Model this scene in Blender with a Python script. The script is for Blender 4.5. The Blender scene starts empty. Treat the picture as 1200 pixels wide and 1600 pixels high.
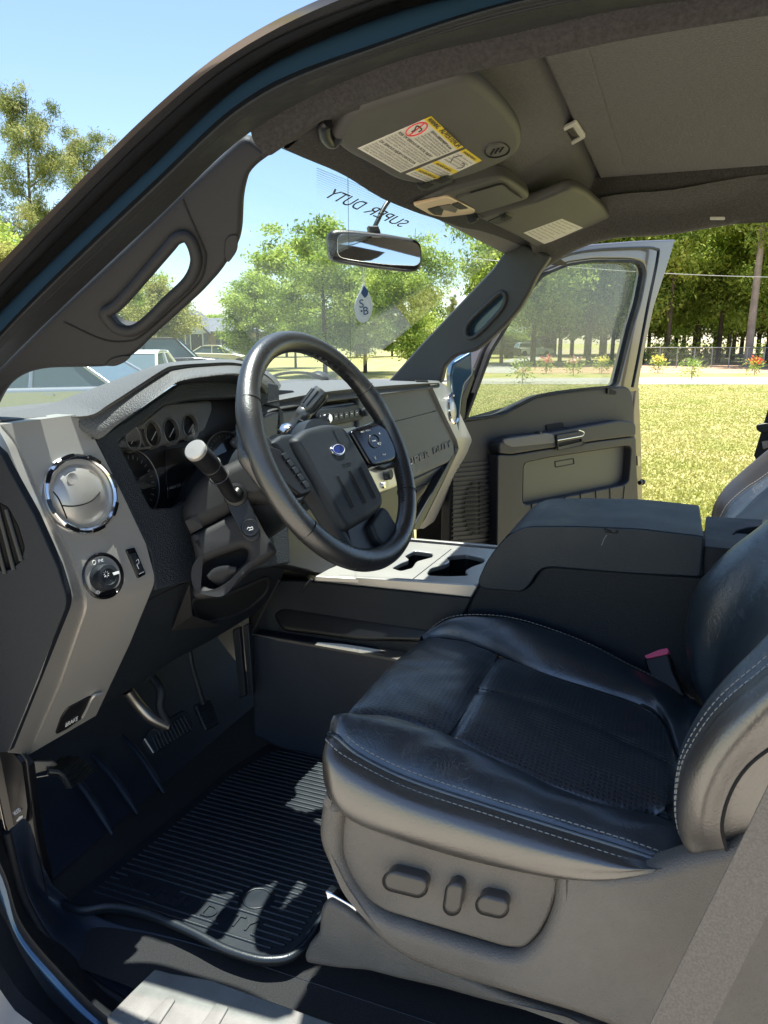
import bpy, bmesh, math, random
import numpy as np
from mathutils import Vector, Matrix

scene = bpy.context.scene
COL = scene.collection
random.seed(7)
rng = np.random.default_rng(7)

# ------------------------------------------------------------------ camera, sky, sun, exposure
F = 1160.0; HZ = 535.0
CAM = Vector((-1.5, 0.0, 1.65))
YAW = math.radians(21.0)                  # camera looks 21 deg forward of straight across the cab
PIT = math.atan((800 - HZ) / F)
FH = Vector((math.cos(YAW), math.sin(YAW), 0)); RT = Vector((math.sin(YAW), -math.cos(YAW), 0))
FW = FH * math.cos(PIT) + Vector((0, 0, -math.sin(PIT))); UP = FH * math.sin(PIT) + Vector((0, 0, math.cos(PIT)))
cd = bpy.data.cameras.new('camera'); cam = bpy.data.objects.new('camera', cd); COL.objects.link(cam)
cd.sensor_fit = 'VERTICAL'; cd.sensor_height = 36.0; cd.sensor_width = 27.0; cd.lens = F / 1600 * 36
cd.clip_start = 0.02; cd.clip_end = 3000
cam.matrix_world = Matrix.Translation(CAM) @ Matrix((RT, UP, -FW)).transposed().to_4x4()
scene.camera = cam
scene.render.resolution_x = 768; scene.render.resolution_y = 1024

SUN_EL = math.radians(70.0)
SUN_DIR = Vector((0.12, 0.065, 0.99)).normalized()       # towards the sun: almost overhead at midday
world = bpy.data.worlds.new('World'); scene.world = world; world.use_nodes = True
wn = world.node_tree; wn.nodes.clear()
sky = wn.nodes.new('ShaderNodeTexSky'); sky.sky_type = 'NISHITA'; sky.sun_disc = False
sky.sun_elevation = math.asin(SUN_DIR.z); sky.sun_rotation = math.atan2(SUN_DIR.x, SUN_DIR.y)
sky.air_density = 1.0; sky.dust_density = 0.25; sky.ozone_density = 1.6
bg = wn.nodes.new('ShaderNodeBackground'); bg.inputs['Strength'].default_value = 0.092
wo = wn.nodes.new('ShaderNodeOutputWorld')
wn.links.new(sky.outputs[0], bg.inputs[0]); wn.links.new(bg.outputs[0], wo.inputs[0])
sl = bpy.data.lights.new('sun', 'SUN'); sl.energy = 5.0; sl.angle = math.radians(0.5); sl.color = (1, .96, .88)
sun = bpy.data.objects.new('sun', sl); COL.objects.link(sun)
sun.rotation_euler = SUN_DIR.to_track_quat('Z', 'Y').to_euler()
scene.view_settings.view_transform = 'Standard'; scene.view_settings.look = 'None'
scene.view_settings.gamma = 1.0; scene.view_settings.use_curve_mapping = False
scene.view_settings.exposure = 1.45

# ------------------------------------------------------------------ measuring helpers
def ray(u, v): return FW + RT * ((u - 600) / F) + UP * ((800 - v) / F)
def P(u, v, x=None, y=None, z=None, d=None, pl=None):
    """the point of a real plane (x=, y=, z= or pl=(point, normal)) seen at photograph position u, v"""
    r = ray(u, v)
    if pl is not None: t = (pl[0] - CAM).dot(pl[1]) / r.dot(pl[1])
    elif x is not None: t = (x - CAM.x) / r.x
    elif y is not None: t = (y - CAM.y) / r.y
    elif z is not None: t = (z - CAM.z) / r.z
    else: t = d
    return CAM + r * t
def far(u, D, z=0.0):
    p = CAM + FH * D + RT * ((u - 600) / F * D / math.cos(PIT)); p.z = z; return p
def hz(v, D): return CAM.z + (HZ - v) / F * D            # height of a thing at distance D seen at row v (near enough)
def plane3(a, b, c):
    n = (b - a).cross(c - a).normalized()
    if n.dot(CAM - a) < 0: n = -n
    return (a, n)
def rnd(pts, r=6, n=4):
    """round the corners of a closed outline"""
    out = []; m = len(pts)
    for i in range(m):
        p = Vector(pts[i][:2]); a = Vector(pts[i - 1][:2]); b = Vector(pts[(i + 1) % m][:2])
        rr = pts[i][2] if len(pts[i]) > 2 else r
        da, db = a - p, b - p
        ra = min(rr, da.length * .48); rb = min(rr, db.length * .48)
        if ra < .01 or rb < .01: out.append(tuple(p)); continue
        s = p + da.normalized() * ra; e = p + db.normalized() * rb
        for k in range(n + 1):
            t = k / n; q = s * (1 - t) ** 2 + p * 2 * t * (1 - t) + e * t * t
            out.append((q.x, q.y))
    return out
def cat(pts, n=6, closed=False):
    """Catmull-Rom through points of any dimension"""
    A = [np.array(p, float) for p in pts]; m = len(A); out = []
    for i in range(m if closed else m - 1):
        if closed: p0, p1, p2, p3 = A[i - 1], A[i], A[(i + 1) % m], A[(i + 2) % m]
        else:
            p1, p2 = A[i], A[i + 1]; p0 = A[i - 1] if i else 2 * p1 - p2; p3 = A[i + 2] if i + 2 < m else 2 * p2 - p1
        for k in range(n):
            t = k / n
            out.append(.5 * ((2 * p1) + (-p0 + p2) * t + (2 * p0 - 5 * p1 + 4 * p2 - p3) * t * t + (-p0 + 3 * p1 - 3 * p2 + p3) * t ** 3))
    if not closed: out.append(A[-1])
    return [tuple(o) for o in out]
def resample(pts, n):
    A = np.array([tuple(p) for p in pts], float); s = np.r_[0, np.cumsum(np.linalg.norm(np.diff(A, axis=0), axis=1))]
    t = np.linspace(0, s[-1], n); return np.stack([np.interp(t, s, A[:, k]) for k in range(A.shape[1])], 1)
def ell(cx, cy, rx, ry, rot=0, n=32, a0=0, a1=360):
    o = []
    for k in range(n):
        a = math.radians(a0 + (a1 - a0) * k / (n if a1 - a0 == 360 else n - 1)); x = rx * math.cos(a); y = ry * math.sin(a); c = math.cos(math.radians(rot)); s = math.sin(math.radians(rot))
        o.append((cx + x * c - y * s, cy + x * s + y * c))
    return o

# ------------------------------------------------------------------ objects
def props(o, label=None, cat_=None, group=None, kind=None):
    if label: o['label'] = label
    if cat_: o['category'] = cat_
    if group: o['group'] = group
    if kind: o['kind'] = kind
    return o
def thing(name, label, cat_, loc=(0, 0, 0), group=None):
    o = bpy.data.objects.new(name, None); COL.objects.link(o); o.location = loc; o.empty_display_size = .1
    return props(o, label, cat_, group)
def link(name, me, mat, parent=None, label=None, smooth=None, wn_=False, **kw):
    o = bpy.data.objects.new(name, me); COL.objects.link(o)
    if mat is not None and len(me.materials) == 0:
        me.materials.append(mat)
    if smooth is not None:
        me.polygons.foreach_set('use_smooth', [True] * len(me.polygons)); me.set_sharp_from_angle(angle=math.radians(smooth))
    if wn_:
        m = o.modifiers.new('wn', 'WEIGHTED_NORMAL'); m.weight = 90; m.keep_sharp = True
    if parent is not None:
        o.parent = parent
        if parent.type == 'EMPTY': o.matrix_parent_inverse = Matrix.Translation(-Vector(parent.location))
    return props(o, label, **kw)
def mesh(name, verts, faces, mat, parent=None, smooth=30, **kw):
    me = bpy.data.meshes.new(name); me.from_pydata([tuple(v) for v in verts], [], faces); me.update()
    return link(name, me, mat, parent, smooth=smooth, **kw)
def plate(name, pl, outer, mat, parent=None, holes=(), th=.01, bev=.003, off=0., px=True, res=3, smooth=40, label=None, **kw):
    """a real slab: outline (photograph positions put on the plane pl) with holes, thickness and rounded edges; its front stands 'off' proud of pl"""
    o, n = pl; n = n.normalized()
    if off: o = o + n * off
    e1 = Vector((0, 0, 1)).cross(n)
    if e1.length < .2: e1 = Vector((0, 1, 0)).cross(n)
    e1.normalize(); e2 = n.cross(e1)
    cu = bpy.data.curves.new(name, 'CURVE'); cu.dimensions = '2D'; cu.fill_mode = 'BOTH'
    for k, loop in enumerate([outer] + list(holes)):
        if px: q = [P(a[0], a[1], pl=(o, n)) for a in loop]
        else: q = [Vector(a) for a in loop]
        q = [((p - o).dot(e1), (p - o).dot(e2)) for p in q]
        sp = cu.splines.new('POLY'); sp.points.add(len(q) - 1); sp.use_cyclic_u = True
        for i, (a, b) in enumerate(q): sp.points[i].co = (a, b, 0, 1)
    cu.bevel_depth = min(bev, th * .49); cu.bevel_resolution = res; cu.extrude = max(th / 2 - cu.bevel_depth, .00001); cu.offset = -cu.bevel_depth
    ob = bpy.data.objects.new(name, cu); me = None
    def shoelace(sp): q = [p.co for p in sp.points]; return abs(sum(q[i - 1].x * q[i].y - q[i].x * q[i - 1].y for i in range(len(q)))) / 2
    A = shoelace(cu.splines[0]) - sum(shoelace(s) for s in list(cu.splines)[1:])
    for k in range(5):                       # a bevel wider than a narrow neck breaks the face: ease it until the face is whole
        me = bpy.data.meshes.new_from_object(ob); flat = sum(p.area for p in me.polygons if abs(p.normal.z) > .99)
        if flat > 1.55 * A * .8 or A < 1e-6 or k == 4 or (cu.bevel_depth < 1e-4): break
        per = A ** .5 * 4.5 * cu.bevel_depth
        if flat > 1.6 * max(A - per, 0) and flat > .5 * A: break
        bpy.data.meshes.remove(me); cu.bevel_depth *= .6; cu.offset = -cu.bevel_depth; cu.extrude = max(th / 2 - cu.bevel_depth, .00001)
    bpy.data.objects.remove(ob); bpy.data.curves.remove(cu)
    M = Matrix((e1, e2, n)).transposed().to_4x4(); M.translation = o - n * (th / 2)
    me.transform(M)
    bm = bmesh.new(); bm.from_mesh(me); bmesh.ops.remove_doubles(bm, verts=bm.verts, dist=1e-5); bm.to_mesh(me); bm.free()
    me.name = name
    return link(name, me, mat, parent, label=label, smooth=smooth, wn_=True, **kw)
def loft(name, rows, mat, parent=None, n=40, sub=1, smooth=50, th=0, flip=False, **kw):
    R = [resample(r, n) for r in rows]
    if sub > 1:
        cols = [np.array(cat([R[j][i] for j in range(len(R))], sub)) for i in range(n)]
        R = [np.array([cols[i][j] for i in range(n)]) for j in range(len(cols[0]))]
    V = np.concatenate(R); m = len(R); fs = []
    for j in range(m - 1):
        for i in range(n - 1):
            a = j * n + i; f = (a, a + 1, a + n + 1, a + n)
            fs.append(f[::-1] if flip else f)
    ob = mesh(name, V, fs, mat, parent, smooth=smooth, **kw)
    if th:
        s = ob.modifiers.new('solid', 'SOLIDIFY'); s.thickness = th; s.offset = -1
    return ob
def tube(name, pts, r, mat, parent=None, res=4, cyc=False, rad=None, label=None, **kw):
    cu = bpy.data.curves.new(name, 'CURVE'); cu.dimensions = '3D'; cu.bevel_depth = r; cu.bevel_resolution = res; cu.use_fill_caps = True
    lines = pts if isinstance(pts[0][0], (tuple, list, Vector, np.ndarray)) else [pts]
    for L in lines:
        sp = cu.splines.new('POLY'); sp.points.add(len(L) - 1); sp.use_cyclic_u = cyc
        for i, p in enumerate(L):
            sp.points[i].co = (p[0], p[1], p[2], 1)
            if rad: sp.points[i].radius = rad[i] if len(rad) == len(L) else np.interp(i / (len(L) - 1), np.linspace(0, 1, len(rad)), rad)
    ob = bpy.data.objects.new(name, cu); me = bpy.data.meshes.new_from_object(ob)
    bpy.data.objects.remove(ob); bpy.data.curves.remove(cu); me.name = name
    return link(name, me, mat, parent, label=label, smooth=60, **kw)
def bm_box(bm, c, s, M=None):
    r = bmesh.ops.create_cube(bm, size=1); T = Matrix.Translation(c) @ Matrix.Diagonal((*s, 1))
    if M: T = M @ T
    bmesh.ops.transform(bm, matrix=T, verts=r['verts']); return r['verts']
def box(name, c, s, mat, parent=None, bev=.003, rot=None, seg=2, **kw):
    bm = bmesh.new(); bm_box(bm, (0, 0, 0), s)
    if bev: bmesh.ops.bevel(bm, geom=bm.edges[:], offset=min(bev, min(s) * .45), segments=seg, affect='EDGES', profile=.6)
    M = Matrix.Translation(c) @ (rot.to_matrix().to_4x4() if rot else Matrix())
    bmesh.ops.transform(bm, matrix=M, verts=bm.verts)
    me = bpy.data.meshes.new(name); bm.to_mesh(me); bm.free()
    return link(name, me, mat, parent, smooth=40, wn_=True, **kw)
def prism(name, pts, n, th, bev, mat_, parent=None, seg=5, **kw):
    """solid block: closed 3D outline swept back by th along -n, its front and back rims rounded"""
    bm = bmesh.new(); vs = [bm.verts.new(p) for p in pts]; f = bm.faces.new(vs); f.normal_update()
    g = bmesh.ops.extrude_face_region(bm, geom=[f]); nv = [e for e in g['geom'] if isinstance(e, bmesh.types.BMVert)]
    bmesh.ops.translate(bm, vec=-n * th, verts=nv); bmesh.ops.recalc_face_normals(bm, faces=bm.faces[:])
    rims = [e for e in bm.edges if abs((e.verts[0].co - e.verts[1].co).normalized().dot(n)) < .5]
    bmesh.ops.bevel(bm, geom=rims, offset=bev, segments=seg, affect='EDGES', profile=.5, clamp_overlap=True)
    bmesh.ops.triangulate(bm, faces=[f for f in bm.faces if len(f.verts) > 4])
    me = bpy.data.meshes.new(name); bm.to_mesh(me); bm.free(); return link(name, me, mat_, parent, smooth=50, wn_=True, **kw)
def frame(n, upv=Vector((0, 0, 1))):
    n = n.normalized(); e1 = upv.cross(n)
    if e1.length < .05: e1 = Vector((0, 1, 0)).cross(n)
    e1.normalize(); return e1, n.cross(e1), n
def lathe(name, c, n, prof, mat, parent=None, seg=32, cap=True, sq=1.0, upv=Vector((0, 0, 1)), **kw):
    """turned shape: prof = (radius, height along n)"""
    e1, e2, n = frame(n, upv); V = []; fs = []
    for r, h in prof:
        for k in range(seg):
            a = 2 * math.pi * k / seg; V.append(c + (e1 * math.cos(a) * sq + e2 * math.sin(a)) * r + n * h)
    for j in range(len(prof) - 1):
        for k in range(seg):
            k2 = (k + 1) % seg; fs.append((j * seg + k, j * seg + k2, (j + 1) * seg + k2, (j + 1) * seg + k))
    if cap:
        fs.append(tuple((len(prof) - 1) * seg + k for k in range(seg))); fs.append(tuple(range(seg))[::-1])
    return mesh(name, V, fs, mat, parent, smooth=35, **kw)
def text(name, s, pl, p0, p1, mat, parent=None, h=None, th=.0006, off=.0006, mirror=False, shear=0, px=True, center=False, **kw):
    """raised lettering on the plane pl, its base line from p0 to p1"""
    o, n = pl; n = n.normalized(); o = o + n * off
    a = P(*p0, pl=(o, n)) if px else Vector(p0); b = P(*p1, pl=(o, n)) if px else Vector(p1)
    ex = (b - a).normalized(); ey = n.cross(ex).normalized()
    if mirror: ey = -ey; 
    cu = bpy.data.curves.new(name, 'FONT'); cu.body = s; cu.size = 1; cu.extrude = 0; cu.shear = shear
    ob = bpy.data.objects.new(name, cu); me = bpy.data.meshes.new_from_object(ob)
    bpy.data.objects.remove(ob); bpy.data.curves.remove(cu)
    co = np.empty(len(me.vertices) * 3); me.vertices.foreach_get('co', co); co = co.reshape(-1, 3)
    x0, x1 = co[:, 0].min(), co[:, 0].max(); y1 = co[:, 1].max(); w = (b - a).length / (x1 - x0)
    hh = (h / y1) if h else w
    for v in me.vertices:
        p = a + ex * ((v.co.x - x0) * w) + ey * (v.co.y * hh); v.co = p
    bm = bmesh.new(); bm.from_mesh(me)
    if th:
        g = bmesh.ops.extrude_face_region(bm, geom=bm.faces[:]); vs = [e for e in g['geom'] if isinstance(e, bmesh.types.BMVert)]
        bmesh.ops.translate(bm, vec=n * th, verts=vs)
    bm.to_mesh(me); bm.free(); me.name = name
    return link(name, me, mat, parent, **kw)
def stitches(name, pts, mat, parent, step=.0075, ln=.0052, r=.0009):
    A = resample(pts, max(3, int(sum((Vector(pts[i + 1]) - Vector(pts[i])).length for i in range(len(pts) - 1)) / step)))
    L = []
    for i in range(len(A) - 1):
        a = Vector(A[i]); b = Vector(A[i + 1]); d = (b - a); q = ln / max(d.length, 1e-6); m = (a + b) / 2
        L.append([m - d * q * .5, m + Vector((0, 0, .0004)), m + d * q * .5])
    return tube(name, L, r, mat, parent, res=1)

# ------------------------------------------------------------------ materials
def mat(name, col, rough=.5, metal=0., bump=0., bscale=400., var=0., vscale=6., coat=0., spec=.5, detail=2., sheen=0., kind='noise', col2=None, rvar=0., wrinkle=0.):
    m = bpy.data.materials.new(name); m.use_nodes = True; nt = m.node_tree; b = nt.nodes['Principled BSDF']
    b.inputs['Base Color'].default_value = (*col, 1); b.inputs['Roughness'].default_value = rough; b.inputs['Metallic'].default_value = metal
    b.inputs['Coat Weight'].default_value = coat; b.inputs['Coat Roughness'].default_value = .05; b.inputs['Specular IOR Level'].default_value = spec
    if sheen: b.inputs['Sheen Weight'].default_value = sheen; b.inputs['Sheen Roughness'].default_value = .5
    tc = nt.nodes.new('ShaderNodeTexCoord')
    if var or col2 or rvar:
        n = nt.nodes.new('ShaderNodeTexNoise'); n.inputs['Scale'].default_value = vscale; n.inputs['Detail'].default_value = 5; n.inputs['Roughness'].default_value = .6
        nt.links.new(tc.outputs['Object'], n.inputs['Vector'])
        if var or col2:
            r = nt.nodes.new('ShaderNodeValToRGB'); c2 = col2 or tuple(c * (1 + var) for c in col); c1 = tuple(c * (1 - var) for c in col) if not col2 else col
            r.color_ramp.elements[0].position = .36; r.color_ramp.elements[1].position = .64
            r.color_ramp.elements[0].color = (*c1, 1); r.color_ramp.elements[1].color = (*c2, 1)
            nt.links.new(n.outputs[0], r.inputs[0]); nt.links.new(r.outputs[0], b.inputs['Base Color'])
        if rvar:
            mr = nt.nodes.new('ShaderNodeMapRange'); mr.inputs['From Min'].default_value = .35; mr.inputs['From Max'].default_value = .65
            mr.inputs['To Min'].default_value = rough - rvar; mr.inputs['To Max'].default_value = rough + rvar
            nt.links.new(n.outputs[0], mr.inputs[0]); nt.links.new(mr.outputs[0], b.inputs['Roughness'])
    if bump:
        if kind == 'noise':
            t = nt.nodes.new('ShaderNodeTexNoise'); t.inputs['Detail'].default_value = detail
        else:
            t = nt.nodes.new('ShaderNodeTexVoronoi'); t.feature = 'F1'
        t.inputs['Scale'].default_value = bscale; nt.links.new(tc.outputs['Object'], t.inputs['Vector'])
        bp = nt.nodes.new('ShaderNodeBump'); bp.inputs['Strength'].default_value = bump; bp.inputs['Distance'].default_value = .002
        nt.links.new(t.outputs[0], bp.inputs['Height']); nt.links.new(bp.outputs[0], b.inputs['Normal'])
        if wrinkle: add_wrinkles(nt, tc, bp, wrinkle)
    return m
def add_wrinkles(nt, tc, bp, s):
    mp = nt.nodes.new('ShaderNodeMapping'); mp.inputs['Scale'].default_value = (14, 30, 22); mp.inputs['Rotation'].default_value = (0, 0, .5); nt.links.new(tc.outputs['Object'], mp.inputs[0])
    w = nt.nodes.new('ShaderNodeTexNoise'); w.inputs['Scale'].default_value = 1.; w.inputs['Detail'].default_value = 3; w.inputs['Distortion'].default_value = 1.6; nt.links.new(mp.outputs[0], w.inputs['Vector'])
    rr = nt.nodes.new('ShaderNodeValToRGB'); e = rr.color_ramp.elements; e[0].position = .47; e[1].position = .53; e[0].color = (1, 1, 1, 1); e[1].color = (1, 1, 1, 1); k = e.new(.5); k.color = (.0, .0, .0, 1)
    nt.links.new(w.outputs[0], rr.inputs[0]); b2 = nt.nodes.new('ShaderNodeBump'); b2.inputs['Strength'].default_value = s; b2.inputs['Distance'].default_value = .002
    nt.links.new(rr.outputs[0], b2.inputs['Height']); nt.links.new(b2.outputs[0], bp.inputs['Normal'])
def glass(name, tint=(.9, .95, .93), refl=.06, refl_haze=0.):
    m = bpy.data.materials.new(name); m.use_nodes = True; nt = m.node_tree; nt.nodes.clear()
    o = nt.nodes.new('ShaderNodeOutputMaterial'); t = nt.nodes.new('ShaderNodeBsdfTransparent'); t.inputs[0].default_value = (*tint, 1)
    g = nt.nodes.new('ShaderNodeBsdfGlossy'); g.inputs['Roughness'].default_value = .02; g.inputs[0].default_value = (1, 1, 1, 1)
    fr = nt.nodes.new('ShaderNodeLayerWeight'); fr.inputs[0].default_value = .5; mx = nt.nodes.new('ShaderNodeMixShader')
    pw = nt.nodes.new('ShaderNodeMath'); pw.operation = 'POWER'; pw.inputs[1].default_value = 4.0; nt.links.new(fr.outputs['Facing'], pw.inputs[0])
    ml = nt.nodes.new('ShaderNodeMath'); ml.operation = 'MULTIPLY_ADD'; ml.inputs[1].default_value = .35; ml.inputs[2].default_value = .025; nt.links.new(pw.outputs[0], ml.inputs[0])
    nt.links.new(ml.outputs[0], mx.inputs[0]); nt.links.new(t.outputs[0], mx.inputs[1]); nt.links.new(g.outputs[0], mx.inputs[2])
    last = mx
    if refl_haze:  # pale mottled diffuse mix painted in to hint at large reflections
        d = nt.nodes.new('ShaderNodeBsdfDiffuse'); d.inputs[0].default_value = (.8, .8, .75, 1); m2 = nt.nodes.new('ShaderNodeMixShader')
        n = nt.nodes.new('ShaderNodeTexNoise'); n.inputs['Scale'].default_value = 2.5; n.inputs['Detail'].default_value = 6
        mr = nt.nodes.new('ShaderNodeMapRange'); mr.inputs['To Min'].default_value = refl_haze * .5; mr.inputs['To Max'].default_value = refl_haze * 1.5
        tc = nt.nodes.new('ShaderNodeTexCoord'); nt.links.new(tc.outputs['Object'], n.inputs['Vector'])
        nt.links.new(n.outputs[0], mr.inputs[0]); nt.links.new(mr.outputs[0], m2.inputs[0])
        nt.links.new(mx.outputs[0], m2.inputs[1]); nt.links.new(d.outputs[0], m2.inputs[2]); last = m2
    nt.links.new(last.outputs[0], o.inputs[0]); return m
def emis(name, col, s, base=(.5, .5, .5)):
    m = mat(name, base, .4); b = m.node_tree.nodes['Principled BSDF']
    b.inputs['Emission Color'].default_value = (*col, 1); b.inputs['Emission Strength'].default_value = s; return m

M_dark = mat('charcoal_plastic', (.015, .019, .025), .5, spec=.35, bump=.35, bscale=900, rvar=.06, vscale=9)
M_dash = mat('grained_dash_plastic', (.095, .095, .095), .55, bump=1.0, bscale=420, kind='noise', detail=1)
M_black = mat('black_plastic', (.010, .010, .012), .38, bump=.1, bscale=600)
M_gloss = mat('gloss_black', (.006, .006, .008), .12)
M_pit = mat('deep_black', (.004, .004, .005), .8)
M_pillar = mat('pillar_trim_plastic', (.021, .021, .023), .6, spec=.35, bump=.25, bscale=1100)
M_grey = mat('seat_base_plastic', (.130, .116, .100), .44, bump=.6, bscale=520, var=.12, vscale=9, rvar=.06)
M_silver = mat('satin_silver_trim', (.50, .48, .45), .34, metal=.55, bump=.05, bscale=1500, rvar=.05, vscale=5)
M_lea = mat('black_leather', (.015, .026, .037), .36, spec=1., coat=.0, wrinkle=.25, bump=.18, bscale=330, kind='v', rvar=.08, vscale=7)  # black leather; blue of the reflected sky put into its colour
M_lea2 = mat('side_leather_bounce_tint', (.038, .034, .030), .36, spec=1., wrinkle=.12, bump=.15, bscale=300, kind='v', rvar=.07, vscale=6)  # black leather, colour warmed and lightened to stand for ground bounce
M_wheel = mat('worn_wheel_leather', (.016, .016, .017), .34, spec=.8, bump=.16, bscale=380, kind='v', rvar=.1, vscale=9)
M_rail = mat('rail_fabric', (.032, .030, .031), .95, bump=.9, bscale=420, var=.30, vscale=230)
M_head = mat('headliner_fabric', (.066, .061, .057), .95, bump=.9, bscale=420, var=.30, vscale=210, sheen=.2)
M_visor = mat('visor_vinyl', (.072, .071, .067), .6, bump=.2, bscale=500, var=.06, vscale=12)
M_rub = mat('rubber_seal', (.016, .017, .020), .6, spec=.3, bump=.4, bscale=700, rvar=.1, vscale=20)
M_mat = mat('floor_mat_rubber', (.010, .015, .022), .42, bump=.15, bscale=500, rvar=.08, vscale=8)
M_carp = mat('carpet', (.020, .020, .022), .95, bump=1., bscale=900, var=.4, vscale=500)
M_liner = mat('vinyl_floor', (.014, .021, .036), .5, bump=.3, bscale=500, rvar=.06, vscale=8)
M_scuff = mat('scuff_plate_plastic', (.16, .16, .15), .45, bump=.2, bscale=500, var=.2, vscale=15)
M_chrome = mat('chrome', (.8, .8, .8), .12, metal=1., rvar=.06, vscale=30)
M_steel = mat('dull_steel', (.35, .33, .31), .35, metal=1.)
M_paint = mat('metallic_grey_paint', (.17, .145, .135), .28, metal=.55, coat=.6)
M_jamb = mat('jamb_paint_sky_tint', (.035, .09, .17), .30, metal=.5, coat=.8)  # grey body paint with the blue sky reflection put into its colour
M_belt = mat('belt_webbing', (.16, .14, .118), .85, bump=.35, bscale=1100, var=.16, vscale=420)
M_thread = mat('pale_thread', (.26, .26, .25), .8)
M_white = mat('label_white', (.72, .70, .62), .5, var=.04, vscale=30)
M_yel = mat('label_yellow', (.80, .60, .03), .5)
M_red = mat('label_red', (.75, .05, .06), .5)
M_ink = mat('print_ink', (.05, .05, .05), .6)
M_inkg = mat('grey_print', (.30, .29, .27), .6)
M_wht = mat('white_print', (.8, .8, .8), .5)
M_blue = mat('emblem_blue', (.015, .03, .16), .25, coat=.5)
M_navy = mat('ornament_blue', (.02, .07, .20), .5)
M_mirror = mat('mirror_silver', (.85, .87, .87), .02, metal=1.)
M_amber = mat('lamp_lens', (.80, .60, .42), .25, coat=.4)
M_pink = mat('buckle_red', (.80, .10, .22), .35)
M_glass = glass('windshield_glass', (.93, .97, .96), refl_haze=.020)
M_side = glass('side_glass', (.80, .84, .78), refl_haze=.12)
M_lens = glass('gauge_lens', (.92, .93, .95))
M_frit = mat('frit_dots', (.02, .02, .02), .7)

for m_ in (M_lea, M_lea2, M_wheel):
    q_ = m_.node_tree.nodes['Principled BSDF']; q_.inputs['Coat Weight'].default_value = .8; q_.inputs['Coat Roughness'].default_value = .36; q_.inputs['Coat IOR'].default_value = 1.8
M_wheel.node_tree.nodes['Principled BSDF'].inputs['Coat Weight'].default_value = .35
def perforated(name, base):
    m = mat(name, base, .33, bump=.0, rvar=.05, vscale=7); nt = m.node_tree; b = nt.nodes['Principled BSDF']
    tc = nt.nodes.new('ShaderNodeTexCoord'); sp = nt.nodes.new('ShaderNodeSeparateXYZ'); nt.links.new(tc.outputs['Object'], sp.inputs[0])
    def mth(op, a, bb=None):
        n = nt.nodes.new('ShaderNodeMath'); n.operation = op
        for k, w in enumerate((a, bb)):
            if w is None: continue
            if isinstance(w, (int, float)): n.inputs[k].default_value = w
            else: nt.links.new(w, n.inputs[k])
        return n.outputs[0]
    k = 2 * math.pi / .0100
    a = mth('SINE', mth('MULTIPLY', mth('ADD', sp.outputs[0], sp.outputs[1]), k * .707)); c = mth('SINE', mth('MULTIPLY', mth('SUBTRACT', sp.outputs[0], sp.outputs[1]), k * .707))
    pr = mth('MULTIPLY', a, c); ss = nt.nodes.new('ShaderNodeMapRange'); ss.interpolation_type = 'SMOOTHSTEP'
    nt.links.new(pr, ss.inputs[0]); ss.inputs['From Min'].default_value = .10; ss.inputs['From Max'].default_value = .55; ss.inputs['To Min'].default_value = 1; ss.inputs['To Max'].default_value = 0
    bp = nt.nodes.new('ShaderNodeBump'); bp.inputs['Strength'].default_value = .9; bp.inputs['Distance'].default_value = .0015
    nt.links.new(ss.outputs[0], bp.inputs['Height'])
    v = nt.nodes.new('ShaderNodeTexVoronoi'); v.inputs['Scale'].default_value = 60; v.feature = 'DISTANCE_TO_EDGE'; nt.links.new(tc.outputs['Object'], v.inputs[0])
    b2 = nt.nodes.new('ShaderNodeBump'); b2.inputs['Strength'].default_value = .15; b2.inputs['Distance'].default_value = .002; nt.links.new(v.outputs[0], b2.inputs['Height'])
    nt.links.new(bp.outputs[0], b2.inputs['Normal']); nt.links.new(b2.outputs[0], b.inputs['Normal']); add_wrinkles(nt, tc, bp, .22); b.inputs['Specular IOR Level'].default_value = 1.; b.inputs['Coat Weight'].default_value = .6; b.inputs['Coat Roughness'].default_value = .38; b.inputs['Coat IOR'].default_value = 1.7
    mx = nt.nodes.new('ShaderNodeMix'); mx.data_type = 'RGBA'; mx.inputs[6].default_value = (.002, .002, .002, 1); mx.inputs[7].default_value = (*base, 1)
    nt.links.new(ss.outputs[0], mx.inputs[0]); nt.links.new(mx.outputs[2], b.inputs['Base Color'])
    return m
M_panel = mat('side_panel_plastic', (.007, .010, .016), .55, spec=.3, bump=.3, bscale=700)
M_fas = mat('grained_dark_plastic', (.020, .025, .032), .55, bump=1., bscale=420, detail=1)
M_perf = perforated('perforated_leather', (.026, .042, .058))  # bluish sky sheen mixed into the black leather colour
# ================================================================== the cab shell
cab = thing('truck_cab', 'open driver side cab of the grey pickup truck, with headliner, pillars, windshield, sill and floor', 'truck cab', (0, 0, .5))
US = [1250, 1000, 800, 600, 400, 240, 0, -60, -110, -120, -90, -40]
def jamb(tops, rest, xs, xr=None):
    pts = [(US[i], t) for i, t in enumerate(tops)] + list(rest)
    n = len(pts); q = cat(pts, 6)
    if xr is None: xr = xs
    return [P(a[0], a[1], x=xs + (xr - xs) * (k / len(q))) for k, a in enumerate(q)]
rA = jamb([-155, -130, -95, -40, 48, 170, 411], [(-100, 520), (-210, 700), (-250, 900), (-230, 1120), (-180, 1300), (-150, 1480), (-90, 1620), (10, 1720), (200, 1840), (600, 1990)], -.83, -.97)
rB = jamb([-143, -118, -81, -27, 62, 183, 425], [(-95, 540), (-190, 710), (-225, 900), (-200, 1120), (-140, 1320), (0, 1546), (51, 1600), (200, 1700), (600, 1860)], -.845, -.91)
rC = jamb([-118, -96, -58, -4, 80, 206, 450], [(-90, 560), (-180, 720), (-210, 900), (-190, 1110), (-120, 1310), (0, 1500), (62, 1575), (210, 1675), (600, 1830)], -.838, -.885)
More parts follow.
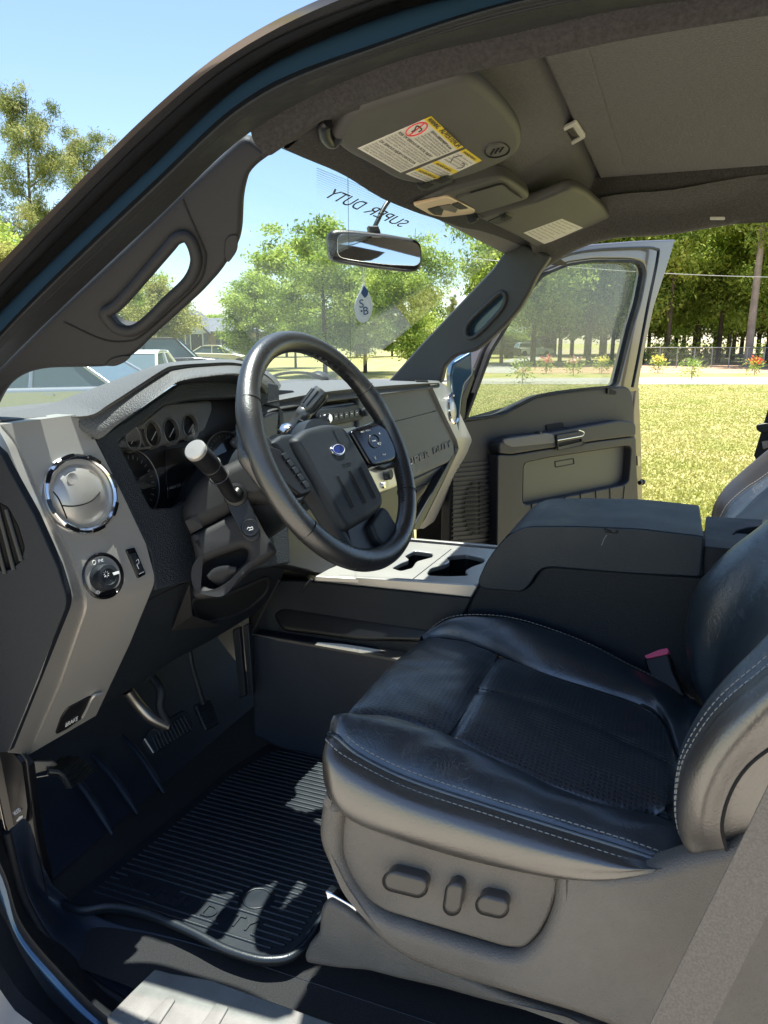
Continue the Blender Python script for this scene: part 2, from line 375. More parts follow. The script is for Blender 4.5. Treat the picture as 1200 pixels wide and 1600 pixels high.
rD = jamb([-100, -76, -38, 10, 103, 231, 470], [(-82, 580), (-160, 740), (-190, 900), (-165, 1100), (-110, 1270), (0, 1425), (34, 1493), (98, 1580), (210, 1650), (600, 1790)], -.765, -.86)
rE = jamb([-85, -62, -25, 23, 117, 262, 488], [(-75, 600), (-150, 750), (-175, 900), (-155, 1090), (-100, 1250), (0, 1400), (34, 1475), (95, 1556), (220, 1640), (600, 1775)], -.775, -.85)
rF = jamb([-62, -38, 0, 63, 143, 283, 519], [(-68, 630), (-130, 770), (-155, 910), (-135, 1080), (-80, 1220), (0, 1364), (28, 1454), (84, 1524), (157, 1597), (240, 1640), (600, 1765)], -.80, -.85)
rF2 = jamb([-52, -28, 8, 72, 156, 297, 530], [(-66, 640), (-128, 780), (-150, 910), (-130, 1075), (-76, 1215), (2, 1352), (32, 1440), (92, 1515), (170, 1590), (250, 1632), (600, 1757)], -.815, -.855)
rG0 = jamb([-34, -8, 30, 88, 178, 322, 553], [(-63, 655), (-118, 790), (-138, 915), (-118, 1070), (-66, 1205), (5, 1330), (34, 1425), (97, 1502), (180, 1578), (262, 1622), (600, 1745)], -.775, -.83)
rG = jamb([-16, 10, 53, 103, 200, 346, 576], [(-60, 670), (-110, 800), (-128, 920), (-104, 1064), (-55, 1190), (11, 1302), (45, 1412), (110, 1488), (190, 1560), (275, 1610), (600, 1725)], -.735, -.80)
loft('door_frame', [rA, rB], M_paint, cab, n=150, sub=3, smooth=40)
loft('door_seal', [rB, rC], M_rub, cab, n=150, sub=3, smooth=40)
loft('door_seal', [rC, [a * .6 + b * .4 + Vector((-.012, 0, 0)) for a, b in zip(rC, rD)] if len(rC) == len(rD) else rC, rD], M_rub, cab, n=150, sub=3, smooth=40)
loft('seal_groove', [rD, rE], M_rub, cab, n=150, sub=2, smooth=60)
loft('painted_jamb', [rE, [Vector(a) * .5 + Vector(b) * .5 + Vector((-.006, 0, .004)) for a, b in zip(resample(rE, 140), resample(rF, 140))], rF], M_jamb, cab, n=150, sub=4, smooth=60)
loft('weatherstrip', [rF, rF2, rG0, rG], M_rub, cab, n=150, sub=4, smooth=50)
for off in (.35, .62):
    tube('seal_lip', [Vector(a) * (1 - off) + Vector(b) * off + Vector((-.004, 0, 0)) for a, b in zip(resample(rF2, 120), resample(rG0, 120))], .0022, M_rub, cab, res=2)

# headliner rail above the driver's door, and the roof itself
railG = [P(u, v, x=-.733) for u, v in cat([(1250, -30), (1000, 2), (800, 45), (600, 95), (480, 144), (390, 198)], 8)]
railH = [P(u, v, x=-.70) for u, v in cat([(1250, 16), (1000, 58), (865, 86), (800, 99), (700, 122), (600, 152), (500, 190), (420, 243)], 8)]
railM = [P(u, v, x=-.712) for u, v in cat([(1250, -8), (1000, 32), (800, 76), (600, 128), (490, 172), (398, 224)], 8)]
railI = [p + Vector((.045, 0, .022)) for p in railH]; railJ = [p + Vector((.13, 0, .055)) for p in railH]
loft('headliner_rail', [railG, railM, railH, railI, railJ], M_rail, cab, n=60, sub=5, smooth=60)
# roof lining: a real ceiling, low at the windshield, higher behind, with the sunshade opening sunk into it
def roof_z(x, y):
    t = min(max((.47 - y) / .30, 0), 1); z = 1.895 + (2.045 - 1.895) * (t * t * (3 - 2 * t)) ** .8
    k = min(max((.30 - y) / .15, 0), 1); z -= .10 * max(0, (x - .52) / .18) ** 2 * k; z -= .03 * max(0, (-.5 - x) / .15) ** 2 * k
    return z
SX0, SX1, SY0, SY1 = -.40, .585, -1.25, .232
V = []; fs = []; NX, NY = 100, 150
for j in range(NY + 1):
    y = .475 - (1.95 + .475) * (j / NY) ** 1.35
    for i in range(NX + 1):
        x = -.64 + 1.34 * i / NX
        yy = y
        if j < 4: yy = y - .0
        z = roof_z(x, yy)
        dx = min(x - SX0, SX1 - x); dy = min(SY1 - y, y - SY0); d_ = min(dx, dy)
        if d_ > 0: z += .042 * min(d_ / .016, 1)
        V.append((x, y, z))
for j in range(NY):
    for i in range(NX):
        a = j * (NX + 1) + i; fs.append((a, a + NX + 1, a + NX + 2, a + 1))
roof = mesh('headliner', V, fs, M_head, cab, smooth=60)
shp = (Vector((0, 0, 2.052)), Vector((0, 0, -1)))
def onz(x, y, z=2.052): return Vector((x, y, z))
ol = rnd([(SX0 + .02, SY1 - .02), (SX1 - .02, SY1 - .02), (SX1 - .02, SY1 - 1.0), (SX0 + .02, SY1 - 1.0)], .02)
shade = plate('sunshade', shp, [onz(*a) for a in ol], M_head, cab, px=False, th=.012, bev=.004)
# the stiffened front strip of the shade, one step proud
ol = rnd([(SX0 + .025, SY1 - .024), (SX1 - .03, SY1 - .024), (SX1 - .09, SY1 - .085), (SX0 + .025, SY1 - .085)], .01)
plate('front_strip', shp, [onz(*a) for a in ol], M_head, shade, px=False, th=.006, bev=.002, off=.003)
hp = [(868, 207), (900, 191), (916, 215), (888, 231)]
hpl = (Vector((0, 0, 2.046)), Vector((0, 0, -1)))
plate('pull_handle', hpl, rnd(hp, 4), M_white, shade, holes=[rnd([(877, 208), (895, 199), (906, 215), (890, 224)], 1)], th=.006, bev=.0015, off=.004)
plate('handle_pocket', hpl, rnd(hp, 3), M_black, shade, th=.002, bev=.0005, off=.001)
plate('handle_flap', (Vector((0, 0, 2.046)), Vector((0, 0, -1))), [(886, 204), (895, 200), (906, 214), (894, 213)], M_steel, shade, th=.002, bev=.0005, off=.003)
# header edge: the lining runs down to meet the glass
WEDGE = [(440, 232), (480, 249), (536, 273), (593, 308), (645, 330), (675, 340), (723, 356), (783, 377), (815, 392), (850, 402)]
hw = [P(u, v, y=.47) for u, v in cat(WEDGE, 5)]
hr = [Vector((p.x, .44, roof_z(min(max(p.x, -.6), .6), .44) + .004)) for p in hw]
hw2 = [p + Vector((0, .03, .035)) for p in hw]
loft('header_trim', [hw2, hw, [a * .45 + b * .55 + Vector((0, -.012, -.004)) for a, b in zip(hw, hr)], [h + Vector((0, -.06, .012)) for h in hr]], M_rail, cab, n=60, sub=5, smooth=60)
ca_ = [P(u, v, x=x) for u, v, x in cat([(414, 240, -.700), (440, 226, -.698), (480, 200, -.696), (520, 182, -.692), (560, 166, -.69)], 4)]
cb_ = [P(u, v, y=.475) for u, v in cat([(440, 238), (455, 240), (480, 250), (510, 262), (540, 275)], 4)]
cm_ = [Vector(a) * .5 + Vector(b) * .5 + Vector((.01, 0, .02)) for a, b in zip(ca_, cb_)]
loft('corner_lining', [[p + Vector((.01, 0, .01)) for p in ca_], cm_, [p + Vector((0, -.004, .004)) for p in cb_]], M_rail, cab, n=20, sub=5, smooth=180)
# passenger side rail of the lining
r1 = [P(u, v, x=.70) for u, v in cat([(835, 432), (862, 412), (905, 388), (960, 372), (1045, 366), (1120, 354), (1200, 345), (1400, 338)], 6)]
r2 = [p + Vector((-.05, -.005, .05)) for p in r1]; r3 = [p + Vector((-.12, 0, .088)) for p in r1]; r0 = [p + Vector((.03, 0, .02)) for p in r1]
loft('passenger_rail', [r0, r1, r2, r3], M_head, cab, n=70, sub=5, smooth=60)
plate('clip_cover', (Vector((.665, 0, 1.96)), Vector((-1, 0, -.5)).normalized()), rnd([(1109, 339), (1133, 339), (1133, 344), (1109, 344)], 2.4), M_white, cab, th=.004, bev=.001)

# windshield with its printed shade band
WP = plane3(Vector((-.7, 1.0, 1.55)), Vector((.75, 1.0, 1.55)), Vector((0, .485, 1.90)))
ws = plate('windshield', WP, [P(-.0, 0, y=1) for _ in ()] or [Vector((-.80, 1.03, 1.5297)), Vector((.84, 1.03, 1.5297)), Vector((.70, .475, 1.9068)), Vector((-.68, .475, 1.9068))], M_glass, cab, px=False, th=.005, bev=.0005)
text('banner_lettering', 'SUPER', WP, (628, 356), (567, 331), M_frit, ws, h=.020, mirror=True, shear=-.25, th=.0003, off=.001)
text('banner_lettering', 'DUTY', WP, (561, 329), (508, 308), M_frit, ws, h=.020, mirror=True, shear=-.25, th=.0003, off=.001)
# dotted band printed along the top of the glass: one fine mesh
bm = bmesh.new(); wn1 = WP[1]; e1, e2, _ = frame(wn1)
for j in range(16):
    for i in range(150):
        u = 505 + i * 1.55 * (1 + j * .0); q = P(495 + i * 1.7, 262 + i * 1.7 * .40 + j * 3.6, pl=WP) + wn1 * .001
        s = .0011 * (1 - j / 18)
        vs = [bm.verts.new(q + e1 * s * a + e2 * s * b) for a, b in ((1, 0), (0, 1), (-1, 0), (0, -1))]; bm.faces.new(vs)
me = bpy.data.meshes.new('dot_print'); bm.to_mesh(me); bm.free(); link('dot_print', me, M_frit, ws, kind='stuff')
tube('antenna_wire', [P(543, 275, pl=WP) + wn1 * .001, P(545, 420, pl=WP) + wn1 * .001, P(548, 580, pl=WP) + wn1 * .001], .0004, M_frit, ws)

# driver's A pillar trim with grab handle opening
PP = plane3(P(60, 577, x=-.715), P(400, 222, x=-.675), P(300, 470, x=-.655))
outl = [(382, 212), (398, 222), (421, 243, 3), (400, 258), (386, 275), (378, 310), (376, 362), (371, 385), (345, 425), (315, 458), (240, 525), (212, 553), (188, 569), (165, 575), (62, 577, 30), (24, 592, 20), (0, 620), (-30, 680), (-90, 760), (-110, 640), (0, 574), (90, 485), (200, 384), (285, 300)]
hole = [(166, 487), (190, 470), (262, 388), (276, 372), (292, 369), (303, 385), (307, 410), (295, 438), (262, 470), (232, 500), (208, 515), (185, 512), (172, 500)]
pil = plate('pillar_trim', PP, rnd(outl, 14), M_pillar, cab, holes=[rnd(hole, 10)], th=.035, bev=.012, smooth=60)
tube('panel_seam', [P(u, v, pl=PP) + PP[1] * .0005 for u, v in cat([(285, 310), (300, 345), (318, 385), (322, 405), (312, 440), (270, 482), (225, 522), (200, 533), (160, 530), (100, 503)], 6)], .0012, M_pit, pil, res=2)
hf = [P(u, v, pl=PP) + PP[1] * .004 for u, v in cat(hole, 5, closed=True)]
tube('handle_rim', hf, .0075, M_pillar, pil, cyc=True)
plate('bolt_cap', PP, rnd([(352, 372), (364, 366), (372, 368), (371, 392), (356, 413), (350, 400)], 8), M_pillar, pil, th=.004, bev=.0015, off=.003)
plate('bolt_cap', PP, rnd([(162, 572), (172, 561), (190, 556), (206, 556), (196, 566), (180, 573)], 6), M_pillar, pil, th=.004, bev=.0015, off=.003)

# passenger's A pillar trim
PR = plane3(P(640, 575, x=.74), P(800, 400, x=.665), P(700, 575, x=.715))
M_pil2 = mat('passenger_pillar_plastic', (.045, .047, .05), .5, bump=.25, bscale=1100)  # paler grey than the driver side trim
outl = [(800, 372), (860, 400), (838, 432), (826, 458), (812, 482), (790, 508), (762, 534), (742, 549), (712, 556), (694, 572), (688, 600), (600, 602), (612, 588), (655, 540), (700, 492), (735, 455), (770, 418), (792, 388)]
pl2 = plate('pillar_trim', PR, rnd(outl, 7), M_pil2, cab, holes=[rnd([(727, 518), (734, 504), (765, 475), (780, 460), (787, 462), (785, 478), (765, 503), (742, 524), (733, 526)], 5)], th=.03, bev=.010, label='passenger side windshield pillar trim with slot handle', smooth=60)
tube('handle_rim', [P(u, v, pl=PR) + PR[1] * .004 for u, v in cat([(728, 515), (736, 500), (765, 472), (782, 457), (790, 462), (786, 480), (765, 505), (742, 526), (731, 526)], 5, closed=True)], .006, M_pil2, pl2, cyc=True)
plate('handle_back', PR, rnd([(727, 518), (734, 504), (765, 475), (780, 460), (787, 462), (785, 478), (765, 503), (742, 524), (733, 526)], 5), M_jamb, pl2, th=.004, bev=.001, off=-.022)
# painted hinge pillar behind it, seen between trim and door
HP = (P(720, 600, x=.845), Vector((-.75, -.66, 0)).normalized())
plate('hinge_pillar', HP, rnd([(704, 585), (708, 566), (738, 548), (740, 585), (727, 600), (722, 625), (719, 660), (717, 700), (706, 700), (708, 640)], 4), M_jamb, cab, th=.04, bev=.008)

# floor, firewall, kick panel, sill
mesh('cab_floor', [(-.80, -1.9, .745), (.85, -1.9, .745), (.85, 1.05, .745), (-.80, 1.05, .745)], [(0, 1, 2, 3)], M_carp, cab)
fw_ = [[Vector((x, y, z)) for x in np.linspace(-.82, .10, 12)] for y, z in ((.93, .748), (1.02, .79), (1.12, .9), (1.2, 1.05), (1.22, 1.3))]
loft('toe_board', fw_, M_liner, cab, n=12, sub=4)
# three moulded ridges of the foot rest, left of the mat
for a, b in (((109, 1206), (176, 1304)), ((144, 1178), (215, 1272)), ((192, 1150), (256, 1239))):
    p, q = P(*a, z=.83), P(*b, z=.755); ax = (q - p)
    pts = [p + ax * t + Vector((0, 0, .012 * math.sin(math.pi * t))) for t in np.linspace(0, 1, 12)]
    tube('foot_rest_ridge', pts, .0065, M_liner, cab, rad=[.5, 1, 1, 1, .5])
box('toe_panel_passenger', (.45, 1.12, 1.0), (.75, .03, .6), M_liner, cab)
box('firewall', (0, 1.26, 1.02), (1.7, .03, .66), M_black, cab)
# inner kick panel and the sweep of sill trim down to the scuff plate
kA = [P(u, v, x=x) for u, v, x in cat([(11, 1302, -.80), (28, 1375, -.80), (45, 1420, -.80), (84, 1482, -.80), (140, 1532, -.80), (183, 1560, -.80), (260, 1606, -.80), (400, 1660, -.80), (700, 1760, -.80)], 6)]
kA2 = [p + Vector((.012, 0, .003)) for p in kA]
kB = [P(u, v, x=x) for u, v, x in cat([(48, 1290, -.76), (56, 1361, -.75), (76, 1403, -.74), (118, 1437, -.735), (183, 1470, -.73), (239, 1490, -.725), (320, 1520, -.72), (480, 1580, -.72), (800, 1690, -.72)], 6)]
kC = [Vector((p.x + .02, p.y, .746)) for p in kB]
loft('sill_trim', [kA, kA2, kB, kC], M_liner, cab, n=60, sub=5, smooth=60)
tube('sill_ridge', [p + Vector((0, 0, .001)) for p in kA], .006, M_rub, cab)
kickp = (Vector((-.74, .92, .9)), Vector((-1, -.25, 0)).normalized())
kp = plate('kick_panel', kickp, rnd([(-40, 1165), (22, 1178), (44, 1200), (58, 1310), (76, 1395), (28, 1375), (8, 1290), (-40, 1240)], 5), M_black, cab, th=.02, bev=.004)
hl = plate('hood_release', kickp, rnd([(-10, 1176), (2, 1176), (24, 1290), (36, 1292), (40, 1260), (32, 1196), (20, 1180)], 3), M_black, cab, th=.014, bev=.003, off=.016)
tube('release_edge', [P(0, 1183, pl=kickp) + kickp[1] * .02, P(23, 1293, pl=kickp) + kickp[1] * .02], .0016, M_steel, cab)
text('hood_lettering', 'HOOD', (kickp[0] + kickp[1] * .0162, kickp[1]), (24, 1274), (34, 1266), M_wht, hl, h=.006)
plate('hood_symbol', (kickp[0] + kickp[1] * .0166, kickp[1]), rnd([(25, 1283), (30, 1276), (36, 1274), (35, 1278), (31, 1281), (27, 1284)], 1), M_wht, hl, th=.0006, bev=.0001)
# scuff plate on the sill, with its raised ribs
SP = (Vector((-.80, .4, .792)), Vector((0, 0, 1)))
sc = plate('scuff_plate', SP, rnd([(166, 1589), (205, 1549), (242, 1513), (268, 1520), (330, 1530), (520, 1598), (760, 1680), (700, 1760), (300, 1660)], 4), M_scuff, cab, th=.012, bev=.003)
plate('raised_rib', SP, rnd([(222, 1598), (262, 1556), (275, 1560), (245, 1605)], 4), M_scuff, sc, th=.004, bev=.0018, off=.003)
plate('raised_rib', SP, rnd([(312, 1602), (338, 1566), (358, 1572), (335, 1612)], 4), M_scuff, sc, th=.004, bev=.0018, off=.003)
box('outer_sill', (-.92, -.3, .58), (.10, 2.4, .2), M_paint, cab, bev=.03, seg=4)

# hood in front of the glass, cowl, wiper
hd = [[Vector((x, y, z - .05 * (abs(x) / .9) ** 2)) for x in np.linspace(-.92, .92, 20)] for y, z in ((1.12, 1.40), (1.5, 1.41), (2.1, 1.37), (2.7, 1.28), (2.9, 1.15))]
loft('hood', hd, M_paint, cab, n=20, sub=4, th=.02)
box('cowl', (0, 1.10, 1.44), (1.6, .14, .03), M_black, cab)
WO = (WP[0] - WP[1] * .02, WP[1])
wip = tube('wiper', [P(u, v, pl=WO) for u, v in cat([(395, 600), (440, 584), (480, 583), (515, 592), (560, 597)], 6)], .004, M_black, cab)
lathe('wiper_pivot', P(500, 591, pl=WO), Vector((0, -.3, 1)), [(.03, 0), (.028, .012), (.015, .02)], M_black, wip)

# rear of the cab: back wall with window, rear side walls below the belt line
bw = (Vector((0, -1.9, 1.4)), Vector((0, 1, 0)))
plate('back_wall', bw, [Vector((-.82, -1.9, .72)), Vector((.82, -1.9, .72)), Vector((.70, -1.9, 2.05)), Vector((-.70, -1.9, 2.05))], M_pillar, cab, px=False, holes=[[Vector((-.5, -1.9, 1.5)), Vector((.5, -1.9, 1.5)), Vector((.5, -1.9, 1.85)), Vector((-.5, -1.9, 1.85))]], th=.03)
for sx in (-1, 1):
    plate('rear_side_wall', (Vector((.82 * sx, 0, 0)), Vector((-1, 0, 0))), [Vector((.82 * sx, y, z)) for y, z in ((-1.9, .65), (-.75, .65), (-.75, 2.0), (-.85, 2.0), (-.85, 1.45), (-1.75, 1.45), (-1.75, 2.0), (-1.9, 2.0))], M_pillar, cab, px=False, th=.05)
box('roof_skin', (0, -.75, 2.14), (1.36, 2.4, .02), M_paint, cab, bev=.01)
box('rear_bench', (0, -1.55, 1.0), (1.4, .5, .45), M_lea, cab, bev=.06, seg=4)
# ================================================================== the dashboard
dash = thing('dashboard', 'dark truck dashboard with silver end trims, round chrome vents, gauges and glovebox panel', 'dashboard', (0, .8, 1.1))
ex_ = Vector((1, -.2, 0)).normalized()
C0 = P(241, 905, x=-.60)
def two(e, up, c):
    n = e.cross(up).normalized()
    if n.dot(CAM - c) < 0: n = -n
    return (c, n)
PU = two(ex_, Vector((0, .29, 1)), C0); PL = two(ex_, Vector((0, -.59, 1)), C0)
def onU(p, off=0): return P(p[0], p[1], pl=(PU[0] + PU[1] * off, PU[1]))
def onL(p, off=0): return P(p[0], p[1], pl=(PL[0] + PL[1] * off, PL[1]))
O_ = [(-14, 690), (0, 707), (10, 728), (51, 802), (88, 886), (104, 942), (60, 1060), (13, 1176)]
R_ = [(0, 664), (20, 688), (32, 710), (58, 766), (110, 868), (136, 943), (92, 1070), (44, 1179)]
E_ = [(118, 648), (136, 665), (152, 694), (189, 768), (228, 850), (243, 907), (203, 1005), (150, 1118)]
def side(L, off=0): return [onU(p, off) if i < 6 else onL(p, off) for i, p in enumerate(L)]
o3, r3_, e3 = [P(u, v, x=-.800) for u, v in O_], side(R_, -.003), side(E_, 0)
o3 = [p + Vector((.0, 0, 0)) for p in o3]; o4 = [p + Vector((.012, .03, 0)) for p in o3]
r3b = side([(a[0] + 3, a[1] - 1) for a in R_], 0)
e4 = [p + PU[1] * -.03 + Vector((.004, 0, 0)) for p in e3]
def soft(L):
    q = cat(L[:5], 6) ; a, b, c = map(np.array, (L[4], L[5], L[6]))
    mid = [tuple((1 - t) ** 2 * (b + (a - b) * .25) + 2 * t * (1 - t) * b + t * t * (b + (c - b) * .12)) for t in np.linspace(0, 1, 7)]
    return q[:-1] + [tuple(L[4])] + mid + [tuple(L[6]), tuple(L[7])]
rows = [soft(r) for r in (o4, o3, r3_, r3b, e3, e4)]
V = []; fs = []; m = len(rows[0])
for r in rows: V += list(r)
for j in range(len(rows) - 1):
    for i in range(m - 1):
        a = j * m + i; fs.append((a, a + m, a + m + 1, a + 1))
# top edge folds forward
k0 = len(V); top = [Vector(r[0]) for r in rows]
for p in top: V.append(p + Vector((0, .035, .0)))
for j in range(len(rows) - 1): fs.append((j * m, k0 + j, k0 + j + 1, (j + 1) * m))
trim = mesh('end_trim', V, fs, M_silver, dash, smooth=48, label='satin silver end trim beside the driver door, with vent and light switch')
# brake release pull in the notch at its foot
plate('brake_release', (PL[0] + PL[1] * .003, PL[1]), rnd([(87, 1149), (96, 1122), (106, 1107), (143, 1088), (147, 1092), (133, 1117), (130, 1122), (105, 1140)], 5), M_black, trim, th=.012, bev=.002)
text('brake_lettering', 'BRAKE', (PL[0] + PL[1] * .0035, PL[1]), (102, 1136), (121, 1125), M_wht, trim, h=.0115)
tube('notch_lip', [onL(p, .004) for p in cat([(129, 1121), (135, 1110), (146, 1088), (158, 1084)], 4)], .003, M_silver, trim)
# big round vent with chrome ring
UB = (PU[0], PU[1])
vc = P(126, 772, pl=UB)
vent = lathe('vent_ring', vc, PU[1], [(.0595, -.01), (.0595, .002), (.0575, .006), (.054, .008), (.0505, .006), (.0485, -.002), (.048, -.014)], M_chrome, trim, seg=64, cap=False)
e1, e2, n_ = frame(PU[1])
for k in range(8):       # notched castle pattern round the ring
    a = math.radians(k * 45 + 10); V = []; fs = []
    for j in range(7):
        b = a + math.radians(j * 3.6 - 11)
        for rr, hh in ((.0580, .0062), (.0585, .0082), (.0535, .0098), (.0525, .0085)): V.append(vc + (e1 * math.cos(b) + e2 * math.sin(b)) * rr + n_ * hh)
    for j in range(6):
        for q in range(3): fs.append((j * 4 + q, j * 4 + q + 1, j * 4 + q + 5, j * 4 + q + 4))
    fs += [(0, 1, 2, 3), (27, 26, 25, 24)]
    mesh('ring_notch', V, fs, M_gloss, trim, smooth=20)
lathe('vent_ball', vc, PU[1], [(.0478, -.012), (.047, -.006), (.044, .0), (.036, .0055), (.022, .009), (.009, .0105), (.0001, .0108)], M_silver, trim, seg=48, cap=False)
BALL = [(.0478, -.012), (.047, -.006), (.044, .0), (.036, .0055), (.022, .009), (.009, .0105), (0, .0108)][::-1]
def on_ball(q):
    c = onU(q, .006)
    for _ in range(3):
        r = ((c - vc) - n_ * (c - vc).dot(n_)).length; h = float(np.interp(r, [a for a, b in BALL], [b for a, b in BALL])) + .0003; c = onU(q, h)
    return c
tube('vent_seam', [on_ball(p) for p in cat([(97, 790), (112, 791), (130, 788), (145, 781), (156, 769)], 6)], .0011, M_pit, trim, res=1)
tube('vent_seam', [on_ball(p) for p in cat([(83, 768), (92, 780), (99, 796), (105, 811)], 6)], .0011, M_pit, trim, res=1)
lathe('vent_dimple', onU((113, 748), .0085), PU[1], [(.009, 0), (.0085, .001), (.006, .0004), (.0001, -.0002)], M_silver, trim, seg=20, cap=False)
# headlight switch
sw = lathe('light_switch', P(161, 900, pl=UB), PU[1], [(.034, -.002), (.034, .002), (.032, .003), (.030, .0005), (.028, -.001)], M_gloss, trim, seg=40)
lathe('switch_knob', P(164, 902, pl=(PU[0] + PU[1] * .008, PU[1])), PU[1], [(.020, -.01), (.019, .006), (.0175, .009), (.012, .010), (.011, .007), (.0001, .007)], M_dark, trim, seg=32)
plate('knob_mark', (PU[0] + PU[1] * .0185, PU[1]), rnd([(176, 895), (186, 892), (187, 896), (178, 899)], 1), M_wht, trim, th=.001, bev=.0002)
for k in range(8):
    a = k * math.pi / 4; c = P(166, 897, pl=(PU[0] + PU[1] * .0165, PU[1]))
    tube('lamp_symbol', [c + (e1 * math.cos(a) + e2 * math.sin(a)) * .0025, c + (e1 * math.cos(a) + e2 * math.sin(a)) * .005], .0004, M_wht, trim, res=1)
tube('off_symbol', [onU(p, .0035) for p in ell(147, 879, 2.6, 3.4, n=14)], .0004, M_wht, trim, res=1, cyc=True)
text('parking_symbol', 'P£', (PU[0] + PU[1] * .0032, PU[1]), (154, 879), (162, 877), M_wht, trim, h=.004)
text('fog_symbol', 'ıD', (PU[0] + PU[1] * .0032, PU[1]), (149, 927), (155, 929), M_wht, trim, h=.005)
rk = plate('dimmer_rocker', UB, rnd([(197, 859), (211, 855), (229, 897), (216, 904)], 3), M_gloss, trim, th=.006, bev=.0015, off=.003)
plate('rocker_key', UB, rnd([(202, 866), (212, 863), (226, 893), (217, 898)], 2), M_dark, trim, th=.004, bev=.001, off=.006)
tube('key_light', [onU(p, .0067) for p in ((217, 897), (225, 893))], .0005, M_wht, trim, res=1)
tube('key_light', [onU(p, .0067) for p in cat([(213, 876), (216, 874), (217, 880), (214, 882), (217, 889)], 3)], .0005, M_wht, trim, res=1)
# side panel facing the open door, with louvred demister
SPn = (Vector((-.801, 0, 0)), Vector((-1, 0, 0)))
louv = [(-50, 780), (-8, 782), (12, 793), (28, 822), (38, 856), (32, 877), (14, 891), (-50, 892)]
spx = [(-160, 660), (-20, 690), (1, 709), (11, 729), (52, 803), (89, 886), (103, 932, 10), (102, 950, 8), (58, 1060), (12, 1176), (-140, 1176)]
spn = plate('side_panel', SPn, rnd(spx, 3), M_panel, dash, holes=[rnd(louv, 6)], th=.012, bev=.002)
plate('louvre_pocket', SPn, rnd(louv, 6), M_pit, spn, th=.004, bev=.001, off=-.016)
for k, (a, b) in enumerate((((-46, 800), (-20, 905)), ((-32, 795), (-6, 900)), ((-18, 792), (8, 896)), ((-4, 790), (22, 890)), ((10, 796), (34, 876)))):
    tube('slat', [P(*a, pl=SPn), P(*b, pl=SPn)], .0035, M_black, spn, res=2)

# ---- hood over the gauges: grained brow
b0 = [P(u, v, y=y) for u, v, y in cat([(-60, 650, .99), (60, 636, .97), (130, 612, .95), (190, 590, .94), (250, 569, .93), (310, 563, .92), (373, 563, .92), (425, 585, .92), (450, 620, .92)], 6)]
b1 = [P(u, v, y=y) for u, v, y in cat([(-20, 656, .86), (60, 650, .85), (133, 647, .805), (165, 630, .785), (205, 605, .76), (250, 577, .74), (268, 571, .74), (310, 567, .745), (373, 567, .75), (420, 590, .77), (440, 630, .80)], 6)]
b1b = [p + Vector((0, -.008, -.005)) for p in b1]
b2 = [P(u, v, y=y) for u, v, y in cat([(60, 654, .845), (128, 664, .815), (150, 684, .785), (185, 660, .755), (228, 629, .71), (268, 601, .69), (284, 593, .688), (320, 587, .69), (375, 584, .70), (412, 604, .73), (428, 642, .76)], 6)]
b3 = [p + Vector((.004, .012, -.004)) for p in b2]; b4 = [p + Vector((.02, .10, -.02)) for p in b2]
brow = loft('gauge_hood', [b0, b1, b1b, b2, b3], M_dash, dash, n=90, sub=4, smooth=45)
loft('hood_lining', [b3, b4], M_dark, dash, n=90, sub=2)
# ---- fascia round the gauges
hole = rnd([(185, 690), (258, 632), (300, 623), (380, 620), (440, 640), (450, 775), (330, 775), (290, 782), (276, 792), (237, 795)], 6)
outer = [(150, 685), (200, 655), (282, 598), (375, 590), (436, 600), (455, 880), (310, 905), (243, 922), (237, 868), (189, 768)]
FU = (PU[0] - PU[1] * .012, PU[1])
fas = plate('gauge_fascia', FU, rnd(outer, 4), M_fas, dash, holes=[hole], th=.02, bev=.004)
CU = (PU[0] - PU[1] * .065, PU[1])
clu = plate('instrument_cluster', CU, rnd([(170, 690), (255, 615), (300, 605), (460, 610), (470, 820), (225, 830)], 4), M_black, dash, th=.01, bev=.001)
gz = rnd([(180, 700), (186, 690), (258, 632), (270, 630), (330, 626), (332, 640), (320, 672), (300, 682), (262, 694), (225, 702)], 5)
small = [(208, 684, 11, 19), (240, 678, 12, 20), (268, 673, 12, 20), (298, 666, 12, 19)]
plate('gauge_bezel', CU, gz, mat('gauge_bezel_grey', (.20, .185, .16), .4, metal=.3), clu, holes=[ell(a, b, c, d, -8, 28) for a, b, c, d in small], th=.012, bev=.003, off=.016)
for a, b, c, d in small:
    tube('gauge_ring', [P(u, v, pl=(CU[0] + CU[1] * .017, CU[1])) for u, v in ell(a, b, c, d, -8, 28)], .0009, M_steel, clu, cyc=True, res=2)
    tube('gauge_needle', [P(a - 3, b + d * .5, pl=(CU[0] + CU[1] * .008, CU[1])), P(a + 4, b - d * .2, pl=(CU[0] + CU[1] * .008, CU[1]))], .0006, M_wht, clu, res=1)
